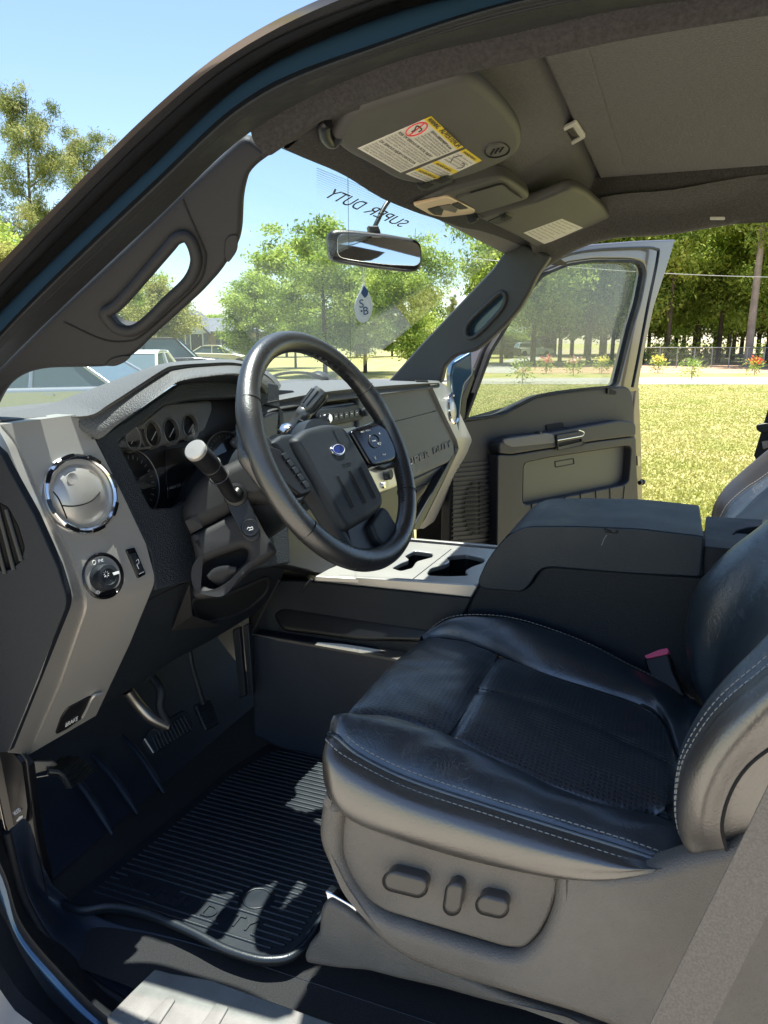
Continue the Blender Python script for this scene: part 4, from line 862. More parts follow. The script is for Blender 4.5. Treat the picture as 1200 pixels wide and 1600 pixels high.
stitches('backrest_stitching', [Vector(p) + Vector((.004, .004, .003)) for p in resample(b2_ * .93 + Bk[3] * .07, 90)], M_thread, bf)
for L in ([(1170, 830, -.2), (1178, 850, -.22), (1188, 868, -.24)], [(1095, 915, -.21), (1101, 935, -.22), (1110, 953, -.23)]):
    pass
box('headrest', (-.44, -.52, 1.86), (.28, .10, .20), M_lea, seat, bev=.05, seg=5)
# plastic base
XB = (Vector((-.722, 0, .95)), Vector((-1, 0, .10)).normalized())
bout = [(505, 1232), (530, 1262), (535, 1270, 2), (530, 1310), (530, 1345), (548, 1388), (575, 1422), (602, 1438), (770, 1492), (800, 1498), (825, 1490), (848, 1462), (864, 1420), (870, 1350, 10), (900, 1352, 10), (937, 1370), (1012, 1362), (1075, 1341), (1140, 1326), (1230, 1270), (1400, 1200), (1400, 1800), (980, 1620), (900, 1590), (800, 1560), (700, 1531), (640, 1508), (600, 1482), (562, 1440), (528, 1390), (501, 1335), (494, 1310), (497, 1275)]
bs = plate('seat_base', XB, rnd(bout, 14), M_grey, seat, th=.045, bev=.015, smooth=70)
sp2 = plate('switch_panel', XB, rnd([(505, 1236), (530, 1262), (560, 1285), (637, 1313), (731, 1336), (856, 1352), (874, 1356, 2), (872, 1390), (860, 1430), (842, 1462), (820, 1484), (790, 1482), (602, 1426), (572, 1408), (545, 1370), (515, 1300)], 10), M_grey, seat, th=.03, bev=.006, off=-.014, smooth=70)
SWQ = (XB[0] - XB[1] * .014, XB[1])
M_sw = mat('switch_plastic', (.06, .055, .05), .3, bump=.1, bscale=900)
SWp = SWQ
for cx, cy, L, W, rot in ((633, 1382, 34, 15.5, 14), (708, 1405, 13.5, 25, 8), (769, 1417, 25, 15, 13)):
    def pill(k, s=1.0):
        a, b = L * s - (1 - s) * 4, W * s; r = min(a, b); o = []
        for sx_, sy_, a0 in ((1, 1, 0), (-1, 1, 90), (-1, -1, 180), (1, -1, 270)):
            for q in range(7):
                t = math.radians(a0 + q * 15); o.append((sx_ * (a - r) + r * math.cos(t), sy_ * (b - r) + r * math.sin(t)))
        c, s_ = math.cos(math.radians(rot)), math.sin(math.radians(rot)); return [(cx + x * c - y * s_, cy + x * s_ + y * c) for x, y in o]
    w = plate('power_switch', SWp, pill(0), M_sw, seat, th=.024, bev=.004, res=1, off=.018, smooth=70)
    plate('switch_gap', SWp, pill(0, 1.07), M_pit, w, th=.001, bev=.0002, off=.0006)
# lower skirt and seat track
XK = (Vector((-.705, 0, .82)), Vector((-1, 0, .18)).normalized())
plate('lower_skirt', XK, rnd([(500, 1420), (512, 1404), (540, 1420), (620, 1480), (800, 1560), (1000, 1630), (1300, 1700), (1300, 1800), (960, 1640), (885, 1600), (760, 1568), (690, 1548), (620, 1532), (575, 1520), (525, 1516), (478, 1508), (473, 1498), (480, 1478), (496, 1462)], 8), M_grey, seat, th=.03, bev=.009, smooth=70)
plate('seat_track', (Vector((-.69, 0, .86)), Vector((-1, 0, .2)).normalized()), rnd([(508, 1392), (518, 1396), (560, 1420), (556, 1428), (512, 1412)], 2), M_chrome, seat, th=.02, bev=.002)
box('seat_frame', (-.43, .10, .88), (.46, .46, .22), M_black, seat, bev=.02)
for k, (a, b) in enumerate((((505, 1240), (512, 1245)),)): pass
# belt strap running down past the seat
BP = plane3(P(1200, 1240, x=-.80), P(1020, 1600, x=-.83), P(1200, 1600, x=-.83))
belt = plate('seat_belt', BP, [(1235, 1140), (1207, 1213), (1170, 1290), (1080, 1470), (1003, 1625), (1083, 1660), (1150, 1530), (1205, 1418), (1290, 1240)], M_belt, None, th=.003, bev=.001)
props(belt, 'beige woven seat belt strap crossing the lower right corner beside the driver seat', 'seat belt')
bk = thing('belt_buckle', 'black seat belt buckle with red release button between seat and console', 'belt buckle', tuple(P(1045, 1060, x=-.145)))
BKp = (P(1030, 1040, x=-.15), Vector((-.75, .35, .55)).normalized())
plate('buckle_body', BKp, rnd([(1006, 1030), (1044, 1020), (1050, 1045), (1068, 1085), (1035, 1110), (1018, 1065)], 3), M_black, bk, th=.022, bev=.004)
plate('release_button', (BKp[0] + BKp[1] * .003, BKp[1]), rnd([(1005, 1023), (1007, 1018), (1043, 1012), (1045, 1018), (1042, 1022), (1010, 1029)], 2), M_pink, bk, th=.016, bev=.002)

# passenger seat corner and its belt guide
ps = thing('passenger_seat', 'black leather passenger seat back with grey side, at the right edge beyond the console', 'car seat', (.5, -.2, .75))
Q = [C3(L, 'x') for L in (
    [(1116, 815, .72), (1121, 788, .72), (1143, 755, .72), (1200, 705, .72), (1320, 610, .72)],
    [(1126, 812, .68), (1140, 788, .68), (1170, 762, .68), (1200, 742, .68), (1320, 650, .68)],
    [(1140, 818, .62), (1165, 800, .62), (1200, 770, .62), (1330, 670, .62)],
    [(1175, 826, .45), (1200, 805, .45), (1340, 690, .45)],
    [(1150, 850, .28), (1210, 800, .28), (1350, 670, .28)], [(1170, 880, .24), (1230, 830, .24), (1370, 700, .24)])]
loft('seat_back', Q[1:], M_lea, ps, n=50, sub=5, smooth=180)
loft('seat_back_side', [[p + Vector((.02, -.10, 0)) for p in Q[0]], Q[0], [a * .5 + b * .5 + Vector((-.01, .015, .01)) for a, b in zip(resample(Q[0], 30), resample(Q[1], 30))] and [Vector(a) * .5 + Vector(b) * .5 + Vector((.0, .012, .006)) for a, b in zip(resample(Q[0], 25), resample(Q[1], 25))], Q[1]], M_lea2, ps, n=50, sub=5, smooth=180)
stitches('side_stitching', [Vector(p) + Vector((-.003, .004, .003)) for p in Q[1]], M_thread, ps)
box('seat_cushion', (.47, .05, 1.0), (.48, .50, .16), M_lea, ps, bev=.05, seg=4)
bg_ = thing('belt_guide', 'black belt guide with hanging strap at the right edge behind the passenger seat', 'belt guide', tuple(P(1190, 700, x=.80)))
GX = (Vector((.80, 0, 0)), Vector((-1, 0, 0)))
plate('guide_strap', GX, [(1200, 640), (1214, 636), (1204, 720), (1184, 722), (1178, 712)], M_dark, bg_, th=.004, bev=.001)
plate('guide_loop', GX, rnd([(1182, 664), (1196, 661), (1220, 664), (1220, 676), (1190, 677), (1182, 672)], 4), M_black, bg_, th=.012, bev=.003, off=.01)
plate('guide_clip', GX, rnd([(1190, 690), (1200, 688), (1200, 700), (1192, 702)], 2), M_steel, bg_, th=.006, bev=.001, off=.008)

# ================================================================== centre console
con = thing('centre_console', 'centre console with padded black leather armrest lid and silver cup holder tray', 'console', (.05, .2, .75))
CN = Vector((-1, 0, 0))
plate('console_side', (Vector((-.135, 0, 0)), CN), rnd([(742, 925), (750, 912), (815, 922), (828, 912), (842, 890), (858, 884), (1092, 901), (1098, 900), (1110, 895), (1300, 915), (1300, 1500), (1000, 1400), (690, 1300), (700, 1010)], 6), M_dash if 0 else mat('grained_console_plastic', (.010, .015, .022), .5, spec=.35, bump=.5, bscale=560, detail=1), con, th=.33, bev=.008)
M_arm = mat('armrest_leather', (.009, .019, .032), .42, spec=.5, bump=.25, bscale=520, kind='v', rvar=.05, vscale=9, wrinkle=.1)  # black leather, base tinted with the blue of the sky it reflects
lid_px = rnd([(750, 920), (746, 908, 8), (762, 873, 16), (790, 838, 16), (818, 822, 22), (900, 822), (1000, 826), (1100, 838, 5), (1095, 902, 6), (980, 896), (858, 886, 10), (842, 891), (826, 916, 8), (815, 925, 6)], 16)
lid = prism('armrest_lid', [P(u, v, x=-.147) for u, v in lid_px], CN, .27, .020, M_arm, con, seg=6)
seam = [P(u, v, x=-.1445) for u, v in cat([(790, 840), (800, 833), (830, 830), (880, 829), (950, 832), (1030, 839), (1098, 847)], 6)]
tube('lid_seam', seam, .0014, M_pit, lid, res=1); stitches('lid_stitching', [p + Vector((-.001, 0, -.003)) for p in seam], M_dark, lid)
for L in ([(943, 826), (952, 829), (955, 831)], [(940, 852), (944, 842), (948, 836)], [(962, 828), (966, 832), (958, 833)], [(945, 831), (958, 832)]):
    tube('scuff', [P(u, v, x=-.147) + Vector((-.0005, 0, 0)) for u, v in cat(L, 3)], .0009, M_thread if L[0][1] > 850 else M_pit, lid, res=1)
# rear tray of the console with its own cup holders
zt = P(1104, 850, x=-.135).z
RT_ = (Vector((0, 0, 1.262)), Vector((0, 0, 1)))
plate('rear_tray', RT_, rnd([(1103, 806), (1200, 812), (1330, 822), (1400, 900), (1300, 880), (1099, 858)], 3), M_dark, con, px=True, holes=[rnd([(1144, 835), (1150, 829), (1168, 824), (1210, 820), (1250, 830), (1260, 850), (1215, 862), (1180, 848), (1166, 842), (1190, 838), (1170, 836)], 3)], th=.03, bev=.004)
plate('rear_tray_bottom', (Vector((0, 0, 1.20)), Vector((0, 0, 1))), [(1103, 830), (1400, 850), (1400, 950), (1100, 930)], M_pit, con, th=.004, bev=.001)
plate('rear_tray_side', (Vector((-.136, 0, 0)), CN), rnd([(1100, 854), (1170, 860), (1300, 872), (1300, 915), (1098, 899)], 2), M_dark, con, th=.02, bev=.003)
# front tray
TZ = (Vector((0, 0, 1.170)), Vector((0, 0, 1)))
h1 = [(667, 896), (672, 887), (696, 881), (704, 876), (697, 870), (705, 868), (730, 866), (755, 872), (757, 878), (737, 885), (726, 891), (731, 899), (700, 900), (672, 899)]
h2 = [(612, 887), (626, 879), (640, 874), (632, 868), (647, 860), (676, 864), (676, 870), (650, 877), (644, 887), (626, 892)]
tr = plate('cup_holder_tray', TZ, rnd([(488, 900), (560, 868), (640, 846), (778, 858), (772, 866), (746, 915)], 5), M_silver, con, holes=[rnd(h1, 4), rnd(h2, 4)], th=.012, bev=.003)
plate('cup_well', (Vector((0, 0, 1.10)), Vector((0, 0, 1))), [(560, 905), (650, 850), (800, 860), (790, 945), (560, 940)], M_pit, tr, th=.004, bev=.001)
for hh in (h1, h2):
    L = [P(u, v, pl=(TZ[0] - TZ[1] * .002, TZ[1])) for u, v in rnd(hh, 4)]; L.append(L[0]); loft('cup_wall', [L, [p - Vector((0, 0, .07)) for p in L]], M_black, tr, n=60)
tube('tray_line', [P(u, v, z=1.1705) for u, v in ((641, 908), (705, 858))], .0008, M_pit, tr, res=1)
plate('tray_rail', (Vector((-.14, 0, 0)), CN), rnd([(492, 898), (742, 914), (746, 917), (736, 934), (489, 908)], 3), M_silver, tr, th=.016, bev=.003)
plate('tray_rail_far', (Vector((.21, 0, 0)), CN), rnd([(640, 842), (780, 854), (778, 862), (640, 850)], 2), M_silver, tr, th=.012, bev=.003)
# lower flanks of the console and the tunnel step
plate('console_flank', (Vector((-.142, 0, 1.1)), Vector((-1, 0, .1)).normalized()), rnd([(400, 905), (489, 908), (738, 934), (700, 1010), (690, 1080), (400, 1010)], 8), M_dark, con, th=.02, bev=.005)
plate('flank_ledge', (Vector((-.155, 0, 1.06)), Vector((-1, 0, .5)).normalized()), rnd([(425, 960), (445, 945), (560, 965), (700, 985), (690, 1003), (560, 1000), (440, 985)], 9), M_black, con, th=.02, bev=.008)
plate('tunnel_cover', (Vector((-.185, 0, .95)), Vector((-1, 0, .03)).normalized()), rnd([(392, 990), (560, 1016), (690, 1040), (690, 1300), (395, 1150)], 5), M_liner, con, th=.05, bev=.008)
plate('tunnel_top', (Vector((0, 0, P(560, 1018, x=-.185).z)), Vector((0, 0, 1))), [(392, 990), (392, 982), (700, 1008), (690, 1042)], M_silver if 0 else M_grey, con, th=.006, bev=.001)
pst = plate('brace_strips', (Vector((-.22, 0, 0)), CN), rnd([(362, 985), (374, 980), (384, 1088), (374, 1092)], 3), M_dark, con, th=.012, bev=.004)
plate('brace_strip', (Vector((-.23, 0, 0)), CN), rnd([(379, 978), (388, 975), (396, 1085), (388, 1090)], 3), M_dark, con, th=.012, bev=.004)
for a, b in (((437, 905), (395, 985)), ((487, 905), (470, 925))):
    tube('brace_edge', [P(*a, x=-.2), P(*b, x=-.2)], .003, M_pillar, con, res=2)

# ================================================================== passenger door, standing open
dth = math.radians(64)
dd = Vector((math.sin(dth), -math.cos(dth), 0)); dn = Vector((-math.cos(dth), -math.sin(dth), 0)); D_ = Vector((.88, .68, 1.2))
door = thing('passenger_door', 'open passenger door of the truck with tinted window, grey armrest panel and speaker grille', 'car door', tuple(D_))
def DP(off=0): return (D_ + dn * off, dn)
ptop = [(716, 660), (724, 657), (785, 648), (807, 635), (841, 619), (887, 611), (948, 605), (978, 603), (987, 609), (990, 625), (993, 680), (997, 793), (1003, 960), (700, 1010), (706, 760)]
M_dp = mat('door_panel_plastic', (.036, .034, .034), .55, spec=.4, bump=.4, bscale=600)
dpn = plate('door_panel', DP(), rnd(ptop, 8), M_dp, door, th=.05, bev=.010, smooth=60)
# window frame
fo = [(716, 664), (722, 620), (752, 545), (800, 472), (833, 430), (872, 396), (920, 382), (1000, 376), (1056, 374, 2), (1040, 425), (1022, 480), (1005, 560), (997, 612), (960, 612), (724, 664)]
fi = [(726, 658), (732, 640), (765, 548), (817, 464), (846, 428), (887, 411), (929, 405), (985, 405), (1006, 408), (1011, 424), (1002, 470), (990, 510), (966, 604), (880, 616), (840, 622), (785, 651)]
fr_ = plate('window_frame', DP(-.012), rnd(fo, 8), M_paint, door, holes=[rnd(fi, 9)], th=.05, bev=.008, smooth=60)
fi2 = [(731, 655), (738, 636), (770, 551), (821, 468), (850, 432), (889, 415.5), (929, 410), (983, 410), (1000, 412), (1005, 425), (996, 471), (984, 512), (962, 602), (880, 614), (840, 620), (788, 647)]
plate('window_seal', DP(.008), rnd([(a[0], a[1]) for a in fi], 9), M_rub, fr_, holes=[rnd(fi2, 8)], th=.02, bev=.004)
tube('frame_groove', [P(u, v, pl=DP(.013)) for u, v in cat([(812, 460), (838, 426), (876, 402), (925, 391), (1000, 387), (1024, 389), (1028, 400), (1012, 480), (997, 560), (988, 605)], 6)], .0065, M_dark, fr_, res=3)
plate('corner_sail', DP(.004), rnd([(716, 664), (722, 618), (742, 575), (742, 590), (730, 625), (727, 658)], 3), M_black, fr_, th=.02, bev=.004)
plate('window_pane', DP(-.03), rnd([(722, 670), (728, 640), (762, 545), (814, 458), (846, 424), (887, 406), (929, 400), (1012, 402), (1016, 424), (1006, 470), (994, 510), (972, 620), (880, 640)], 5), M_side, door, th=.004, bev=.0005)
tube('belt_seal', [P(u, v, pl=DP(.004)) for u, v in cat([(724, 656), (786, 647), (808, 634), (842, 618), (888, 610), (949, 604)], 6)], .004, M_rub, door, res=2)
plate('lock_recess', DP(.002), rnd([(946, 608), (950, 606), (964, 612), (962, 617), (950, 616)], 2), M_pit, dpn, th=.004, bev=.001)
lathe('lock_pin', P(949, 612, pl=DP(.004)), Vector((0, 0, 1)), [(.006, -.008), (.006, .014), (.003, .016)], M_black, dpn, seg=16)
# armrest
ar = plate('armrest', DP(.045), rnd([(779, 692, 8), (800, 682), (860, 676), (966, 657), (990, 659), (994, 664), (994, 681), (930, 689), (799, 710), (781, 708)], 4), M_dp, door, th=.05, bev=.012, smooth=60)
plate('armrest_top', DP(.045), rnd([(786, 686), (855, 676), (866, 679), (868, 692), (800, 699), (788, 694)], 4), M_bol, ar, th=.01, bev=.004, off=.003)
plate('pull_handle', DP(.055), rnd([(870, 680), (905, 674), (912, 676), (914, 690), (872, 700)], 3), M_dp, ar, holes=[rnd([(873, 692), (909, 685), (909, 694), (873, 702)], 2)], th=.012, bev=.003)
plate('handle_pocket', DP(.048), rnd([(871, 690), (912, 683), (914, 696), (872, 704)], 2), M_pit, ar, th=.004, bev=.001)
tube('handle_trim', [P(u, v, pl=DP(.063)) for u, v in cat([(871, 688), (905, 682), (911, 680), (912, 675), (904, 672)], 4)], .002, M_chrome, ar, res=2)
plate('lever_recess', DP(.004), rnd([(853, 664), (880, 660), (882, 668), (880, 676), (856, 678)], 2), M_pit, dpn, th=.004, bev=.001)
plate('recess_top', DP(.03), rnd([(883, 672), (890, 668), (902, 669), (904, 673), (886, 676)], 1), M_pit, ar, th=.03, bev=.001)
lathe('window_switch', P(841, 676, pl=DP(.040)), Vector((0, 0, 1)), [(.012, -.004), (.011, .004), (.004, .006)], M_black, ar, seg=16)
# lower bin with storage pocket
lo = [(778, 710), (800, 711), (930, 690), (994, 682), (995, 720), (998, 790), (1004, 960), (800, 960), (776, 905)]
hp_ = [(818, 728), (822, 722), (860, 714), (982, 696), (987, 699), (985, 730), (983, 752), (975, 758), (822, 789), (817, 785)]
bin_ = plate('storage_bin', DP(.04), rnd(lo, 5), M_dp, door, holes=[rnd(hp_, 5)], th=.05, bev=.006, smooth=60)
plate('pocket_back', DP(.004), rnd(hp_, 4), mat('door_pocket_plastic', (.06, .06, .058), .45, bump=.2, bscale=600), bin_, th=.004, bev=.001)
plate('reflector', DP(.006), rnd([(867, 721), (897, 716), (898, 725), (868, 731)], 1.5), M_pit, bin_, holes=[rnd([(868, 722), (896, 717.3), (897, 724.4), (869, 729.6)], 1.5)], th=.003, bev=.0005)
for k, (u, v) in enumerate(((831, 788), (857, 782), (883, 777), (907, 772), (931, 767), (953, 763))):
    vb = v + 23 if k < 5 else v + 20
    tube('pressed_rib', [P(u, v, pl=DP(.041)), P(u + 1.5, v + 40, pl=DP(.041))], .0032, M_black, bin_, res=2)
tube('pressed_rib', [P(976, 759, pl=DP(.041)), P(974, 778, pl=DP(.041)), P(970, 786, pl=DP(.041))], .0025, M_black, bin_, res=2)
# ribbed kick area with round speaker grille
for k in range(19):
    v = 722 + k * 7.1
    plate('rib', DP(.004), rnd([(708, v + 3.2), (776, v - 3.4), (776, v + .6), (708, v + 7.4)], 1), M_dp, dpn, th=.010, bev=.003)
for k in range(12):
    v = 753 + k * 7.1; w = 22 * math.sqrt(max(0, 1 - ((v - 792) / 44) ** 2))
    for a, b in ((-w, -1.5), (1.5, w)):
        if b - a > 3: plate('grille_slot', DP(.0105), [(748 + a, v + 1 - a * .1), (748 + b, v + 1 - b * .1), (748 + b, v + 4.2 - b * .1), (748 + a, v + 4.2 - a * .1)], M_pit, dpn, th=.002, bev=.0002)
plate('dark_edge', DP(.02), rnd([(774, 712), (782, 708), (784, 900), (776, 905)], 2), M_black, bin_, th=.03, bev=.003)
plate('door_edge', DP(-.02), rnd([(994, 600), (999, 604), (1003, 700), (1008, 960), (990, 960), (990, 640)], 3), M_paint, door, th=.09, bev=.008)
plate('door_latch', DP(.0), rnd([(996, 712), (1001, 714), (1001, 728), (997, 728)], 1), M_steel, door, th=.03, bev=.002)
lathe('door_bumper', P(1001, 754, pl=DP(0)), dd, [(.010, -.01), (.010, .012), (.014, .013), (.013, .022), (.0001, .023)], M_black, door, seg=20)
plate('door_gap_shade', (Vector((.94, 0, 0)), CN), rnd([(650, 820), (700, 700), (716, 700), (716, 870), (650, 870)], 3), M_black, cab, th=.02, bev=.003)  # black sheet painted in for the dark of the door gap

# ================================================================== overhead: visors, console, mirror
vn = Vector((0, -.09, -.22)).normalized()
VP = (Vector((0, .42, 1.900)), Vector((0, -.34, -.94)).normalized())
def vp(off): return (VP[0] + VP[1] * off, VP[1])
v1 = thing('sun_visor', 'driver side grey sun visor with white and yellow airbag warning stickers', 'sun visor', tuple(P(660, 210, pl=VP)), 'folded up sun visors')
body = [(520, 222, 8), (545, 180, 12), (570, 168), (630, 152), (690, 132), (722, 124), (742, 126), (765, 142), (800, 178), (815, 200), (819, 222), (812, 238), (785, 256), (735, 276), (690, 288), (655, 291), (620, 285), (580, 262), (540, 242)]
vb = plate('visor_body', vp(.012), rnd(body, 14), M_visor, v1, th=.026, bev=.012, res=5, smooth=70)
tube('visor_rod', [P(u, v, pl=vp(.004)) for u, v in cat([(512, 190), (506, 196), (508, 212), (519, 222), (530, 210), (548, 186)], 6)], .008, M_black, v1, res=5)
tube('edge_bead', [P(u, v, pl=vp(.006)) for u, v in cat([(552, 190), (566, 180), (600, 173), (650, 163), (690, 147), (712, 134)], 6)], .005, M_visor, vb, rad=[.2, 1, 1, 1, .2])
LB = vp(.0125)
lab = plate('warning_label', LB, [(559, 232), (674, 182), (724, 230), (626, 270)], M_white, vb, th=.0008, bev=.0002)
def quad(Q4, s0, s1, t0, t1):
    a, b, c, d = [Vector(p) for p in Q4]      # a->b along lines, a->d across
    f = lambda s, t: (a * (1 - s) * (1 - t) + b * s * (1 - t) + c * s * t + d * (1 - s) * t)
    return [tuple(f(s, t)) for s, t in ((s0, t0), (s1, t0), (s1, t1), (s0, t1))]
LQ = [(674, 182), (724, 230), (626, 270), (559, 232)]          # lines of text run a->b; rows step towards d
LB2 = vp(.0130)
plate('yellow_strip', LB2, quad(LQ, 0, 1, 0, .10), M_yel, lab, th=.0006, bev=.0001)
def q2(Q4, s, t): return quad(Q4, s, s, t, t)[0]
text('label_lettering', 'WARNING', LB2, q2(LQ, .03, .075), q2(LQ, .33, .075), M_ink, lab, th=.0003)
text('label_lettering', 'ADVERTENCIA', LB2, q2(LQ, .40, .075), q2(LQ, .96, .075), M_ink, lab, th=.0003)
rows_ = [('DEATH or SERIOUS INJURY can occur', .16), ('Children 12 and under can be killed by the air bag', .21), ('The BACK SEAT is the SAFEST place for children', .255), ('NEVER put a rear-facing child seat in the front', .30), ('Sit as far back as possible from the air bag', .345), ('ALWAYS use SEAT BELTS and CHILD RESTRAINTS', .39),
         ('RISK OF SERIOUS OR FATAL INJURY', .47), ('Les enfants de 12 ans et moins peuvent etre tues', .52), ('Le SIEGE ARRIERE est le plus SUR pour les enfants', .565), ('Ne JAMAIS placer un siege enfant vers arriere', .61), ('Toujours utiliser les CEINTURES DE SECURITE', .655),
         ('OR SERIOUS INJURY CAN OCCUR', .73), ('Los ninos menores de 12 anos pueden morir', .78), ('El ASIENTO TRASERO es el lugar mas SEGURO', .825), ('NUNCA coloque un asiento para ninos adelante', .87), ('Use siempre CINTURONES DE SEGURIDAD', .915), ('Vea el manual del propietario', .955)]
for s, t in rows_:
    big = t in (.16, .47, .73); s0 = .34 if t < .45 else .05
    text('label_lettering', s, vp(.0128), q2(LQ, s0, t + .012), q2(LQ, .97 if not big else .93, t + .012), M_ink if big else M_inkg, lab, h=.0042 if big else .0028, th=.0002)
rc = [P(u, v, pl=vp(.0132)) for u, v in ell(651, 202, 18, 8, -24, 36)]
tube('red_ring', rc, .0009, M_red, lab, cyc=True, res=1); tube('red_bar', [P(639, 212, pl=vp(.0132)), P(664, 192, pl=vp(.0132))], .0008, M_red, lab, res=1)
tube('seat_symbol', [P(u, v, pl=vp(.0131)) for u, v in cat([(643, 206), (648, 203), (651, 197), (656, 199), (659, 203), (654, 206)], 3)], .0009, M_ink, lab, res=1)
L2 = [(728, 233), (753, 251), (674, 288), (634, 272)]
lab2 = plate('rollover_label', LB, L2, M_white, vb, th=.0008, bev=.0002)
plate('yellow_strip', LB2, quad(L2, 0, 1, 0, .10), M_yel, lab2, th=.0006, bev=.0001)
plate('yellow_strip', LB2, quad(L2, .0, 1, .47, .56), M_yel, lab2, th=.0006, bev=.0001)
plate('yellow_strip', LB2, quad(L2, .0, 1, .76, .85), M_yel, lab2, th=.0006, bev=.0001)
for s, t in (('WARNING', .085), ('WARNING', .55), ('ADVERTENCIA', .84)): text('label_lettering', s, LB2, q2(L2, .1, t), q2(L2, .8, t), M_ink, lab2, h=.004, th=.0002)
for s, t in (('Higher rollover risk', .18), ('Avoid abrupt maneuvers', .25), ('and excessive speed', .32), ('Always buckle up', .39), ('See owner manual', .62), ('Evite maniobras bruscas', .68), ('y velocidad excesiva', .74), ('Abroche el cinturon', .91), ('Consulte el manual', .96)):
    text('label_lettering', s, vp(.0128), q2(L2, .08, t), q2(L2, .9, t), M_inkg, lab2, h=.0026, th=.0002)
tube('car_symbol', [P(u, v, pl=vp(.0131)) for u, v in cat([(704, 254), (708, 247), (716, 244), (722, 243)], 4)], .0005, M_ink, lab2, res=1)
tube('car_symbol', [P(u, v, pl=vp(.0131)) for u, v in cat([(714, 263), (722, 262), (726, 257), (722, 255)], 4)], .0005, M_ink, lab2, res=1)
gr = plate('retractor_grille', vp(.0125), rnd([(758, 237), (763, 229), (785, 224), (796, 232), (792, 240), (775, 246), (762, 244)], 6), M_visor, vb, th=.006, bev=.0025, off=.003)
for k in range(3): tube('grille_slot', [P(767 + k * 7, 241 - k * 2, pl=vp(.0158)), P(772 + k * 7, 233 - k * 1.5, pl=vp(.0158))], .0018, M_pit, gr, res=2)
tube('grille_outline', [P(u, v, pl=vp(.013)) for u, v in rnd([(757, 238), (762, 228), (786, 223), (798, 232), (793, 241), (775, 247), (761, 245)], 6)], .0012, M_pit, gr, res=1, cyc=True)
cl = plate('visor_clip', vp(.014), rnd([(651, 291), (700, 274), (711, 278), (707, 285), (670, 299), (656, 299)], 4), M_dark, vb, th=.012, bev=.003)
plate('clip_slot', vp(.0205), rnd([(680, 284), (697, 277), (704, 280), (690, 287)], 1), M_pit, cl, th=.001, bev=.0002)
plate('clip_slot', vp(.0205), rnd([(656, 292), (671, 287), (678, 289), (666, 296)], 1), M_pit, cl, th=.001, bev=.0002)
v2 = thing('sun_visor', 'passenger side grey sun visor with one small white sticker', 'sun visor', tuple(P(860, 340, pl=VP)), 'folded up sun visors')
body = [(746, 342, 6), (780, 332), (840, 316), (885, 297), (900, 294), (918, 302), (945, 326), (961, 350), (960, 362), (948, 372), (900, 381), (856, 387), (838, 388), (810, 372), (775, 355)]
vb2 = plate('visor_body', vp(.012), rnd(body, 9), M_visor, v2, th=.024, bev=.010, res=5, smooth=70)
LQ2 = [(878, 342), (911, 356), (852, 382), (818, 364)]
l3 = plate('warning_label', LB, LQ2, M_white, vb2, th=.0008, bev=.0002)
for i, t in enumerate(np.linspace(.1, .92, 9)):
    text('label_lettering', ['AIR BAG WARNING', 'Always wear seat belts', 'Never seat children in front', 'Read the owner manual', 'Do not cover the sensor', 'Keep clear of the dash', 'Use child restraints', 'See instructions', 'Retain this label'][i], LB2, q2(LQ2, .06, t), q2(LQ2, .9 - .1 * (i % 3), t), M_inkg, l3, h=.0032, th=.0002)
cl = plate('visor_clip', vp(.014), rnd([(761, 347), (790, 334), (804, 338), (800, 345), (776, 352)], 3), M_dark, vb2, th=.012, bev=.003)
plate('clip_slot', vp(.0205), rnd([(782, 343), (795, 337), (800, 340), (788, 346)], 1), M_pit, cl, th=.001, bev=.0002)
lathe('rod_end', P(738, 340, pl=vp(.01)), VP[1], [(.012, -.01), (.012, .006), (.008, .01)], M_dark, v2, seg=20)
# overhead console
oh = thing('overhead_console', 'slim overhead console with amber tinted map lamps and sunglasses bin', 'overhead console', tuple(P(735, 310, pl=VP)))
OP = vp(.006)
ob_ = plate('console_body', OP, rnd([(642, 322), (700, 300), (770, 281), (785, 279), (800, 284), (829, 305), (826, 311), (780, 326), (744, 336), (700, 341), (672, 337), (655, 330)], 7), M_visor, oh, th=.03, bev=.008, smooth=70)
plate('bin_door', vp(.008), rnd([(712, 310), (735, 303), (781, 289), (790, 291), (812, 308), (808, 312), (748, 330), (742, 328), (724, 318)], 5), M_visor, ob_, th=.006, bev=.002, off=.002)
tube('bin_gap', [P(u, v, pl=vp(.0105)) for u, v in cat([(735, 301), (760, 294), (781, 288), (788, 289), (798, 298), (815, 309)], 4)], .0014, M_pit, ob_, res=1)
lp_ = plate('map_lamp', vp(.008), rnd([(645, 321), (700, 308), (709, 312), (744, 329), (740, 334), (692, 340), (672, 336)], 5), M_amber, ob_, th=.006, bev=.002, off=.002)
for Q4 in ([(668, 328), (686, 323), (694, 327), (690, 337), (678, 336)], [(687, 323), (704, 320), (716, 327), (712, 333), (692, 328)], [(706, 320), (716, 317), (732, 326), (718, 328)]):
    plate('lamp_button', vp(.0105), rnd(Q4, 1.5), M_dark if Q4[0][0] != 687 else M_grey, lp_, th=.003, bev=.0008, off=.0015)
